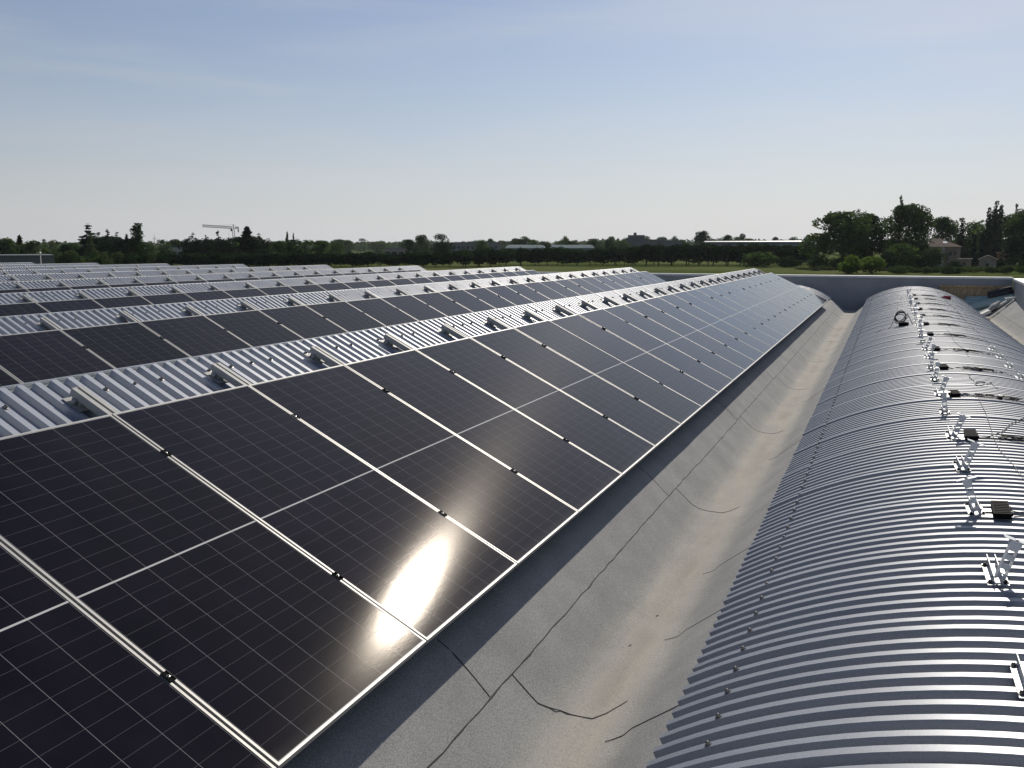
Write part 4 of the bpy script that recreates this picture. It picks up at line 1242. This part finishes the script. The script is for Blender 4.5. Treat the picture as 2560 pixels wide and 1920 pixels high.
# -- left-hand wood behind the far panel rows
B, Dk = M_LEAF, M_LEAF_D
left = [
 ('broadleaf_tree', broad(1,Dk,2600), 8, 606, 64, 330, 'dark tree at the left edge of the view above the grey wall', 19),
 ('broadleaf_tree', broad(2,B,2600), 32, 597, 48, 340, 'pointed dull green tree second from the left edge', 19),
 ('conifer_tree', conifer(41,B,1500,0.34,10,lean=0.01), 64, 590, 30, 345, 'peaked tree rising over the grey wall', 7),
 ('broadleaf_tree', broad(3,M_LEAF_G,2600), 98, 603, 62, 338, 'pale rounded tree behind the right end of the grey wall', 19),
 ('broadleaf_tree', column(13,B,1500,0.3), 126, 600, 30, 350, 'upright tree just past the right end of the grey wall', 6),
 ('broadleaf_tree', broad(4,M_LEAF_G,2600), 158, 602, 52, 370, 'pale round tree left of the dark little one', 19),
 ('broadleaf_tree', broad(5,Dk,2200), 178, 612, 36, 330, 'small dark round tree before the leaning cedar', 19),
 ('broadleaf_tree', broad(6,B,2200), 196, 608, 40, 372, 'dull tree directly left of the leaning cedar', 19),
 ('cedar_tree', cedar(42,Dk,2400,0.55,lean=-0.12), 226, 566, 60, 345, 'ragged dark cedar leaning to the left, tallest of the left wood', 9.4),
 ('broadleaf_tree', column(14,M_LEAF_G,1700,0.34), 240, 588, 44, 325, 'slender pale tree in front of the leaning cedar', 6.6),
 ('cedar_tree', cedar(43,Dk,2600,0.8), 262, 584, 62, 352, 'dark cedar right behind the slender pale tree', 11),
 ('conifer_tree', cedar(44,Dk,2200,0.6), 283, 578, 40, 360, 'dark pointed spruce between the leaning cedar and the poplar', 10),
 ('conifer_tree', cedar(45,Dk,1100,0.6), 307, 583, 38, 365, 'thin see-through pine left of the poplar', 10),
 ('conifer_tree', conifer(46,Dk,900,0.3,9), 330, 588, 20, 366, 'narrow spiky conifer touching the left side of the poplar', 6),
 ('poplar_tree', column(15,B,1900,0.2,0.5), 355, 561, 30, 345, 'tall slim poplar standing out of the left wood', 4.4),
 ('broadleaf_tree', broad(1,B,2600), 376, 606, 46, 340, 'round tree at the right foot of the poplar', 19),
 ('broadleaf_tree', broad(2,Dk,2600), 320, 606, 60, 338, 'dark mass of a tree left of the poplar foot', 19),
 ('broadleaf_tree', broad(3,Dk,2600), 280, 604, 62, 336, 'dark broad tree below the pointed spruce', 19),
 ('broadleaf_tree', broad(4,B,2200), 416, 601, 46, 400, 'round tree beside the bare tree', 19),
 ('broadleaf_tree', broad(5,M_LEAF_G,2200), 446, 600, 44, 440, 'pale distant tree above the low house roof', 19),
 ('broadleaf_tree', broad(6,M_LEAF_G,2200), 428, 606, 40, 445, 'pale distant tree between the bare tree and the low roof', 19),
 ('cedar_tree', cedar(47,Dk,2800,0.9), 494, 587, 62, 370, 'flat-topped dark cedar right of the low house', 15),
 ('cedar_tree', cedar(48,Dk,2400,0.9), 526, 592, 44, 372, 'lower shelf-like cedar under the crane jib', 15),
 ('conifer_tree', cedar(49,Dk,1200,0.4,lean=0.08), 554, 580, 24, 378, 'spindly conifer with a bent tip left of the crane mast', 6.4),
 ('broadleaf_tree', broad(1,Dk,2600), 578, 602, 60, 380, 'dark rounded tree under the crane mast', 19),
 ('conifer_tree', conifer(50,Dk,2600,0.55,12), 627, 570, 60, 362, 'tall dark spruce right of the crane', 11),
 ('conifer_tree', cedar(51,Dk,1200,0.7), 655, 587, 36, 364, 'sparse conifer at the right shoulder of the tall spruce', 12),
 ('cypress_tree', column(16,Dk,1000,0.18), 666, 604, 10, 355, 'left one of two thin dark cypresses', 3.8),
 ('cypress_tree', column(16,Dk,1000,0.18), 676, 605, 10, 355, 'right one of two thin dark cypresses', 3.8),
 ('broadleaf_tree', broad(2,B,2600), 700, 604, 56, 375, 'leafy green tree right of the thin cypresses', 19),
 ('conifer_tree', conifer(52,Dk,900,0.5,8), 726, 582, 22, 430, 'small fir showing its top over the green trees', 10),
 ('conifer_tree', conifer(53,Dk,500,0.4,7,lean=0.05), 740, 585, 14, 432, 'thin tilted fir beside the small fir top', 8),
 ('broadleaf_tree', broad(3,B,2600), 738, 601, 62, 380, 'full green tree beneath the small fir top', 19),
 ('broadleaf_tree', broad(4,B,2600), 776, 602, 64, 384, 'full green tree in the middle of the leafy group', 19),
 ('cypress_tree', column(17,Dk,1000,0.22), 768, 611, 14, 360, 'short dark cypress in front of the leafy group', 4.6),
 ('broadleaf_tree', broad(5,B,2600), 812, 603, 56, 386, 'full green tree at the right end of the leafy group', 19),
 ('broadleaf_tree', broad(6,B,2200), 846, 606, 44, 460, 'lower tree trailing off right of the leafy group', 19),
 ('broadleaf_tree', broad(1,B,2200), 600, 608, 60, 384, 'dark green tree between the crane and the tall spruce', 19),
]
for nm, me, u, v, w, d, lab, wb in left:
    T(nm, me, u, v, w, d, lab, wb, 'cypress' if nm.startswith('cyp') else 'tree')
for i in range(13):
    u = (246, 268, 292, 312, 338, 482, 506, 530, 556, 584, 610, 644, 668)[i]
    T('broadleaf_tree', broad(1+i % 6, Dk, 2600), u, (590, 593, 592, 596, 598, 599, 600, 600, 598, 596, 594, 593, 600)[i], 46+(i*7) % 16, 392 if i < 5 else 400, 'dark tree filling the gaps behind the cedars and spruces of the left wood', 19, 'tree', 'dark trees behind the conifers of the left wood')
# bare tree
rr = random.Random(6); b = MB()
b.tube([(0,0,0),(0.1,0,6),(0,0,13.4)], 0.20, 6, 0.03)
for i in range(16):
    a = rr.uniform(0,6.28); z = rr.uniform(6,12.5); l = rr.uniform(1.2,3.6)*(1.15-z/16)
    b.tube([(0,0,z),(math.cos(a)*l*.6,math.sin(a)*l*.6,z+l*.25),(math.cos(a)*l,math.sin(a)*l,z+l*.2)], 0.07, 4, 0.02)
tag(b.build('bare_tree', M_BARK, None, spot(398, 355)), 'leafless dead tree sticking up right of the poplar', 'tree')
# bushes at the foot of the left wood
for i in range(20):
    u = 132+i*15+rnd.uniform(-4,4)
    T('wood_edge_bush', bush(1+i % 5, (M_LEAF_G, M_LEAF_O, M_LEAF)[i % 3], 1300), u, rnd.uniform(626, 642), rnd.uniform(34,52), rnd.uniform(262,300), 'bush at the foot of the left wood behind the panel rows', 19, 'bush', 'bushes at the foot of the left wood')

# -- trees beyond the orchard row, nearer ones by hand
T('broadleaf_tree', broad(2,M_LEAF_G,2600), 1057, 590, 44, 520, 'pale yellow green tree left of a darker twin in the middle distance', 19)
T('broadleaf_tree', broad(4,M_LEAF_O,3200), 1107, 588, 50, 500, 'dark compact tree right of the pale yellow green one', 19)
T('broadleaf_tree', broad(5,M_LEAF_O,2200), 1028, 601, 34, 510, 'dark low tree left of the pale yellow green one', 19)
T('broadleaf_tree', broad(3,M_LEAF,2200), 1206, 605, 36, 560, 'small tree in front of the long grey factory', 19)
T('broadleaf_tree', broad(6,M_LEAF,2600), 1308, 594, 44, 700, 'rounded tree in the clump behind the white tunnels', 19)
T('broadleaf_tree', broad(1,M_LEAF,2600), 1411, 593, 22, 690, 'narrow dark tree behind the right end of the white tunnels', 19)
T('broadleaf_tree', broad(2,M_LEAF_O,2600), 1747, 581, 46, 690, 'large round tree in front of the long white roof', 19)
T('broadleaf_tree', broad(3,M_LEAF_O,2200), 1812, 590, 22, 700, 'small dark tree behind the long white roof', 19)
T('broadleaf_tree', broad(4,M_LEAF_O,2200), 1843, 588, 32, 760, 'flat round tree behind the long white roof', 19)
T('broadleaf_tree', broad(5,M_LEAF_G,2200), 1524, 594, 26, 720, 'pale round tree left of the dark office block', 19)
FR = random.Random(5)
for i in range(54):
    u = FR.uniform(840, 2060); d = FR.uniform(900, 1700)
    T('skyline_tree', broad(1+i % 6, M_LEAF, 2600), u, FR.uniform(598,608)-(6 if u > 1500 else 0), FR.uniform(18,44), d, 'hazy small tree on the far skyline', 19, 'tree', 'hazy trees on the far skyline')
for i in range(20):
    u = FR.uniform(1200, 1560); d = FR.uniform(640, 820)
    T('skyline_tree', broad(1+i % 6, M_LEAF, 2600), u, FR.uniform(600,607), FR.uniform(24,40), d, 'green tree in the belt behind the white tunnels', 19, 'tree', 'trees in the belt behind the white tunnels')
# the far woods that read as one mass
b = MB(); rr = random.Random(9)
for i in range(760):
    u = rr.uniform(-120, 2700); d = rr.uniform(1500, 2600); p = spot(u, d)
    h = hgt(rr.uniform(604, 613) - (5 if u > 1500 else 0), d); w = rr.uniform(16, 40)
    for k in range(26):
        a = rr.uniform(0,6.28); q = rr.random()**.5*w*.5
        c = p+Vector((math.cos(a)*q, math.sin(a)*q, h*rr.uniform(0.3,0.92)))
        x = Vector((rr.uniform(-1,1),rr.uniform(-1,1),rr.uniform(-.6,.6))).normalized(); y = x.orthogonal(); s = rr.uniform(2.2,4.6)
        b.quad(c-x*s, c-y*s*.7, c+x*s, c+y*s*.7)
tag(b.build('far_woods', M_LEAF), 'continuous band of far hazy woods along the horizon', 'woods', kind='stuff')

# ------------------------------------------------------------------ buildings and structures beyond
M_ROOF = noisy('old_roof_tiles', (0.085,0.050,0.036), (0.15,0.092,0.066), 1.2, rough=0.9)
M_PLASTER = noisy('weathered_plaster', (0.21,0.17,0.13), (0.30,0.25,0.19), 0.5, rough=0.9)
M_FACT = noisy('grey_factory', (0.11,0.12,0.13), (0.16,0.17,0.18), 0.1, rough=0.7)
M_DARKB = noisy('dark_office', (0.09,0.09,0.10), (0.14,0.13,0.13), 0.2, rough=0.7)
M_GLAZE = mat('window_glass', (0.02,0.025,0.03), 0.15)
M_TUN = mat('white_tunnel_film', (0.85,0.85,0.83), 0.28, 0.6)
M_WROOF = noisy('pale_metal_roof', (0.55,0.56,0.56), (0.68,0.69,0.69), 0.2, rough=0.4, metal=0.3)
def frame_at(u, d):
    """a local frame: x to the right as seen from the roof, y away"""
    p = spot(u, d); M = Matrix.Identity(4)
    dirv = Vector((p.x-CAM.x, p.y-CAM.y, 0)).normalized(); r = Vector((dirv.y, -dirv.x, 0))
    return p, math.atan2(r.y, r.x)
def house():
    d = 352; p, rz = frame_at(2329, d)
    o = thing('farmhouse', 'old farmhouse with a hipped tile roof and two bright skylights', 'house', p, rz + R(4))
    W, Dp, ev, top = px(108,d), 13.0, hgt(620,d), hgt(600,d)
    b = MB(); b.box((-W/2+0.6,-Dp/2+0.6,0),(W/2-0.6,Dp/2-0.6,ev)); b.build('wall', M_PLASTER, o)
    b = MB(); e = 0.02
    A,Bq,Cq,Dq = [Vector(q) for q in ((-W/2,-Dp/2,ev+e),(W/2,-Dp/2,ev+e),(W/2,Dp/2,ev+e),(-W/2,Dp/2,ev+e))]
    r0, r1 = Vector((-1.6,0,top)), Vector((1.2,0,top))
    b.quad(A,Bq,r1,r0); b.quad(Cq,Dq,r0,r1); b.tri(Bq,Cq,r1); b.tri(Dq,A,r0); b.quad(A,Dq,Cq,Bq)
    rf = b.build('roof', M_ROOF, o)
    def roof_pt(x, t): return Vector((x, -Dp/2 + Dp/2*t, ev + (top-ev)*t))
    for xs in (-3.9, 2.6):
        s = MB(); nrm = Vector((0,-(top-ev),Dp/2)).normalized()
        q = [roof_pt(xs-0.75,0.40), roof_pt(xs+0.75,0.40), roof_pt(xs+0.75,0.62), roof_pt(xs-0.75,0.62)]
        s.hexa([v+nrm*0.01 for v in q] + [v+nrm*0.12 for v in q]); s.build('skylight', mat('skylight_glass', (0.75,0.78,0.8), 0.12, 0.6), rf)
    for xs, yv in ((-4.8,1.5),(4.6,1.0)):
        c = MB(); c.box((xs-0.45,yv-0.4,ev+0.6),(xs+0.45,yv+0.4,top+0.3)); c.box((xs-0.55,yv-0.5,top+0.3),(xs+0.55,yv+0.5,top+0.5)); c.build('chimney', M_PLASTER, rf)
    yb = -Dp/2+0.6
    for xs in (-6.4, -3.6, 4.6, 6.2):
        w = MB(); w.box((xs-0.5,yb-0.03,ev-3.4),(xs+0.5,yb-0.01,ev-1.7)); w.build('window', M_GLAZE, o)
    w = MB(); w.box((2.9,yb-0.05,ev-5.2),(4.0,yb-0.01,ev-2.4)); w.build('door', M_GLAZE, o)
    w = MB(); w.box((1.2,yb-0.10,0),(2.4,yb-0.005,ev-0.1)); w.build('pilaster', M_CONC, o)
house()
def hut():
    d = 320; p, rz = frame_at(2458, d)
    o = thing('gabled_hut', 'small brick hut with a gable front at the right of the farmhouse', 'hut', p, rz)
    W, ev, top = px(44,d), hgt(650,d), hgt(640,d); Dp = 6
    b = MB(); b.box((-W/2+0.4,-Dp/2+.4,0),(W/2-0.4,Dp/2-.4,ev)); b.poly([(-W/2+0.4,-Dp/2+.4,ev),(W/2-0.4,-Dp/2+.4,ev),(0,-Dp/2+.4,top-0.15)]); b.build('wall', M_PLASTER, o)
    b = MB()
    for s in (-1, 1):
        q = [Vector((s*W/2,-Dp/2,ev-0.1)), Vector((0,-Dp/2,top)), Vector((0,Dp/2,top)), Vector((s*W/2,Dp/2,ev-0.1))]
        b.hexa([v-Vector((0,0,0.12)) for v in q]+q)
    b.build('roof', mat('pale_edge_roof', (0.32,0.28,0.24), 0.8), o)
    b = MB(); b.box((-0.5,-Dp/2+0.36,0),(0.5,-Dp/2+0.39,2.0)); b.build('door', M_GLAZE, o)
hut()
def box_building(name, u, v, wpx, d, depth, material, label, cat, extras=None, roof=None):
    p, rz = frame_at(u, d); o = thing(name, label, cat, p, rz); W, H = px(wpx,d), hgt(v,d)
    b = MB(); b.box((-W/2,0,0),(W/2,depth,H)); b.build('wall', material, o)
    b = MB(); b.box((-W/2-0.3,-0.3,H+0.004),(W/2+0.3,depth+0.3,H+0.5)); b.build('roof', roof or material, o)
    if extras: extras(o, W, H, depth)
    return o
def windows_band(n, z0, z1, x0=-0.95, x1=0.95):
    def f(o, W, H, depth):
        for i in range(n):
            a = W/2*(x0+(x1-x0)*i/n); c = W/2*(x0+(x1-x0)*(i+0.75)/n)
            b = MB(); b.box((a,-0.06,H*z0),(c,-0.01,H*z1)); b.build('window', M_GLAZE, o)
    return f
def shed_roof(o, W, H):
    b = MB(); n = 20
    for i in range(n):
        x0, x1 = -W/2+W*i/n, -W/2+W*(i+0.97)/n
        b.hexa([(x0,-0.6,H-1.6),(x1,-0.6,H-1.6),(x1,9,H+0.5),(x0,9,H+0.5),(x0,-0.6,H-1.5),(x1,-0.6,H-1.5),(x1,9,H+0.9),(x0,9,H+0.9)])
    b.build('front_slope', M_WROOF, o)
box_building('brick_shed', 2401, 652, 30, 318, 5, M_PLASTER, 'low square brick shed between farmhouse and gabled hut', 'shed', windows_band(1,0.4,0.7,-0.3,0.3))
box_building('brick_shed', 2491, 637, 20, 330, 5, mat('terracotta', (0.22,0.13,0.09), 0.9), 'small reddish shed close behind the gabled hut', 'shed', windows_band(1,0.5,0.75,-0.3,0.3))
box_building('factory', 1190, 609, 120, 800, 60, M_FACT, 'long flat grey factory in the middle distance', 'factory', windows_band(10,0.55,0.72))
def office_extras(o, W, H, depth):
    windows_band(12,0.35,0.6)(o, W, H, depth)
    b = MB(); b.box((-W*0.35,6,H+0.55),(W*0.10,depth-6,H+4.0)); b.build('penthouse', M_DARKB, o)
    b = MB(); b.box((-W*0.2,8,H+4.0),(-W*0.12,14,H+6.0)); b.build('roof_plant', M_FACT, o)
box_building('office_block', 1598, 603, 92, 700, 40, M_DARKB, 'dark flat-roofed block with a set-back top storey on the skyline', 'office block', office_extras)
box_building('office_block', 1672, 606, 56, 705, 35, M_FACT, 'lower grey wing right of the dark flat-roofed block', 'office block', windows_band(7,0.35,0.6))
box_building('long_shed', 1876, 609, 240, 500, 40, M_DARKB, 'long low shed with a bright pale roof', 'shed', lambda o, W, H, depth: (windows_band(16,0.4,0.6)(o, W, H, depth), shed_roof(o, W, H)), M_WROOF)
def pavilion():
    d = 450; p, rz = frame_at(2015, d)
    o = thing('pyramid_roof_house', 'grey building with a pyramid roof beside the huge round tree', 'building', p, rz)
    W, ev, top = px(52,d), hgt(614,d), hgt(594,d); Dp = 12
    b = MB(); b.box((-W/2+.4,.4,0),(W/2-.4,Dp-.4,ev)); b.build('wall', M_DARKB, o)
    b = MB(); q = [Vector(k) for k in ((-W/2,0,ev),(W/2,0,ev),(W/2,Dp,ev),(-W/2,Dp,ev))]; r0, r1 = Vector((-W*.22,Dp/2,top)), Vector((W*.22,Dp/2,top))
    b.quad(q[0],q[1],r1,r0); b.quad(q[2],q[3],r0,r1); b.tri(q[1],q[2],r1); b.tri(q[3],q[0],r0); b.quad(q[0],q[3],q[2],q[1])
    b.build('roof', noisy('slate', (0.20,0.22,0.24), (0.30,0.32,0.34), 1, rough=0.5), o)
    for i in range(4):
        b = MB(); x = -W*.36+i*W*.22; b.box((x,0.34,ev*.45),(x+W*.1,0.395,ev*.75)); b.build('window', M_GLAZE, o)
pavilion()
# low pale house behind the bare tree
box_building('low_house', 447, 620, 44, 420, 8, mat('pale_render', (0.42,0.41,0.39), 0.9), 'low pale house half hidden behind the left wood', 'house', windows_band(3,0.5,0.75), M_FACT)
box_building('low_house', 206, 621, 26, 400, 8, mat('grey_render', (0.33,0.33,0.33), 0.9), 'small grey roofed house glimpsed behind the leaning cedar', 'house', windows_band(2,0.5,0.75), M_FACT)
box_building('low_house', 1000, 624, 70, 560, 10, mat('beige_render', (0.30,0.26,0.22), 0.9), 'low beige building left of the pale yellow green tree', 'house', windows_band(4,0.5,0.75), M_FACT)
# white growing tunnels: each one a hooped roof
p0, rz0 = frame_at(1372, 520)
hoop = MB(); n = 10
for i in range(n):
    a0, a1 = math.pi*i/n, math.pi*(i+1)/n
    q = lambda a, y: (2.9*math.cos(a), y, 7.4+1.9*math.sin(a))
    hoop.quad(q(a0,0), q(a0,28), q(a1,28), q(a1,0), True)
for yv in (0, 28):
    hoop.poly([(2.9*math.cos(math.pi*i/n), yv, 7.4+1.9*math.sin(math.pi*i/n)) for i in range(n+1)])
ME_HOOP = hoop.mesh('roof', M_TUN)
wal = MB(); wal.box((-2.85,0.02,0),(2.85,27.98,7.4)); ME_HW = wal.mesh('wall', M_FACT)
for i in range(17):
    if i in (7, 8): continue
    uu = 1276+i*12.2
    p = spot(uu, 520); o = thing('growing_tunnel', 'white hooped growing tunnel shining beyond the field row, %s from the left' % ordinal(i+1 if i < 7 else i-1), 'greenhouse', p, rz0, 'white growing tunnels')
    put('roof', ME_HOOP, o); put('wall', ME_HW, o)
# grey neighbouring hall at the left edge with a lamp post
p, rz = frame_at(40, 92)
o = thing('grey_hall', 'long grey ribbed wall of a neighbouring hall at the left edge', 'building', p, rz)
W = px(190, 92); H = hgt(638.5, 92)
b = MB(); b.box((-W/2,0,0),(W/2,14,H-0.12))
for i in range(40): b.box((-W/2+W*i/40,-0.05,0),(-W/2+W*(i+0.5)/40,-0.002,H-0.14))
b.build('wall', M_FACT, o)
b = MB(); b.box((-W/2-.05,-0.1,H-0.115),(W/2+.05,14.1,H)); b.build('coping', M_FACT, o)
p = spot(113, 88); o = thing('lamp_post', 'slim lamp post with a small head before the grey hall', 'lamp post', p)
hh = hgt(637, 88)
b = MB(); b.tube([(0,0,0),(0,0,hh)], 0.07, 8, 0.045); b.build('pole', M_ALU_DULL, o)
b = MB(); b.tube([(0,0,hh),(0,0,hh+0.12),(0.02,0,hh+0.26)], 0.11, 8, 0.09); b.build('lamp_head', M_COPING, o)
# slim posts of the field row
for i, u in enumerate((389, 604, 785, 969, 1226, 1559, 1814)):
    d = 362; p = spot(u, d); o = thing('field_post', 'slim wooden field post, %s from the left before the dark row' % ordinal(i+1), 'post', p, 0, 'slim posts along the field row')
    b = MB(); b.tube([(0,0,0),(0,0,hgt(640,d))], 0.09, 6, 0.07); b.build('post', M_BARK, o)
    b = MB(); b.bar((-0.5,0,hgt(640,d)-0.25),(0.5,0,hgt(640,d)-0.25),0.07,0.09); b.build('crossbar', M_BARK, o)

# tower crane far off
def crane():
    d = 760; p, rz = frame_at(594, d)
    o = thing('tower_crane', 'pale tower crane with a long jib to the left, far behind the trees', 'crane', p, rz)
    m = mat('crane_paint', (0.13,0.105,0.095), 0.7)
    H = hgt(576, d); s = px(1, d)
    def lattice(b, a, c, w, h, n, up):
        a, c = Vector(a), Vector(c); dirv = (c-a); side = Vector((0,1,0))
        pts = lambda t: [a+dirv*t+side*(-w/2), a+dirv*t+side*(w/2), a+dirv*t+up*h]
        for k in range(3): b.bar(pts(0)[k], pts(1)[k], 0.30)
        for i in range(n):
            q, r_ = pts(i/n), pts((i+1)/n)
            for k in range(3): b.bar(q[k], r_[(k+1) % 3], 0.14)
    b = MB(); w = 1.9
    for sx in (-1,1):
        for sy in (-1,1): b.bar((sx*w/2,sy*w/2,0),(sx*w/2,sy*w/2,H),0.34)
    n = 26
    for i in range(n):
        z0, z1 = H*i/n, H*(i+1)/n; sg = 1 if i % 2 else -1
        b.bar((-w/2*sg,-w/2,z0),(w/2*sg,-w/2,z1),0.18); b.bar((-w/2*sg,w/2,z0),(w/2*sg,w/2,z1),0.18)
    b.build('mast', m, o)
    b = MB(); lattice(b, (-1,0,H+0.6), (-s*72,0,H+2.0), 1.6, 1.8, 30, Vector((0,0,1))); b.build('jib', m, o)
    b = MB(); lattice(b, (1,0,H+0.6), (s*13,0,H+0.9), 1.6, 1.2, 6, Vector((0,0,1))); j = b.build('counter_jib', m, o)
    b = MB(); b.box((s*10,-1.2,H-2.4),(s*13,1.2,H+0.5)); b.build('counterweight', M_CONC, j)
    b = MB(); b.box((-2.4,-1.0,H-1.6),(-0.9,1.0,H+0.4)); b.build('cab', m, o)
    b = MB(); b.bar((0,0,H),(0,0,H+4.2),0.7); b.bar((0,0,H+4.2),(-s*40,0,H+2.9),0.10); b.bar((0,0,H+4.2),(s*11,0,H+1.6),0.10); b.build('apex', m, o)
    b = MB(); b.bar((-s*12,0,H+0.8),(-s*12,0,H-10),0.10); b.box((-s*12-.4,-.4,H-11),(-s*12+.4,.4,H-10)); b.build('hoist_rope', m, o)
crane()

# ------------------------------------------------------------------ summer haze over the plain
def haze_box():
    b = MB(); b.box((-3600,-200,ZG-1.0),(3600,3600,34))
    m = bpy.data.materials.new('haze_air'); m.use_nodes = True
    nt = m.node_tree; nt.nodes.clear()
    out = nt.nodes.new('ShaderNodeOutputMaterial'); v = nt.nodes.new('ShaderNodeVolumePrincipled')
    v.inputs['Color'].default_value = (0.86,0.92,1.0,1)
    v.inputs['Density'].default_value = 0.00004
    v.inputs['Anisotropy'].default_value = 0.3
    nt.links.new(v.outputs[0], out.inputs['Volume'])
    o = b.build('haze', m); tag(o, kind='stuff', label='thin summer haze over the plain')
haze_box()
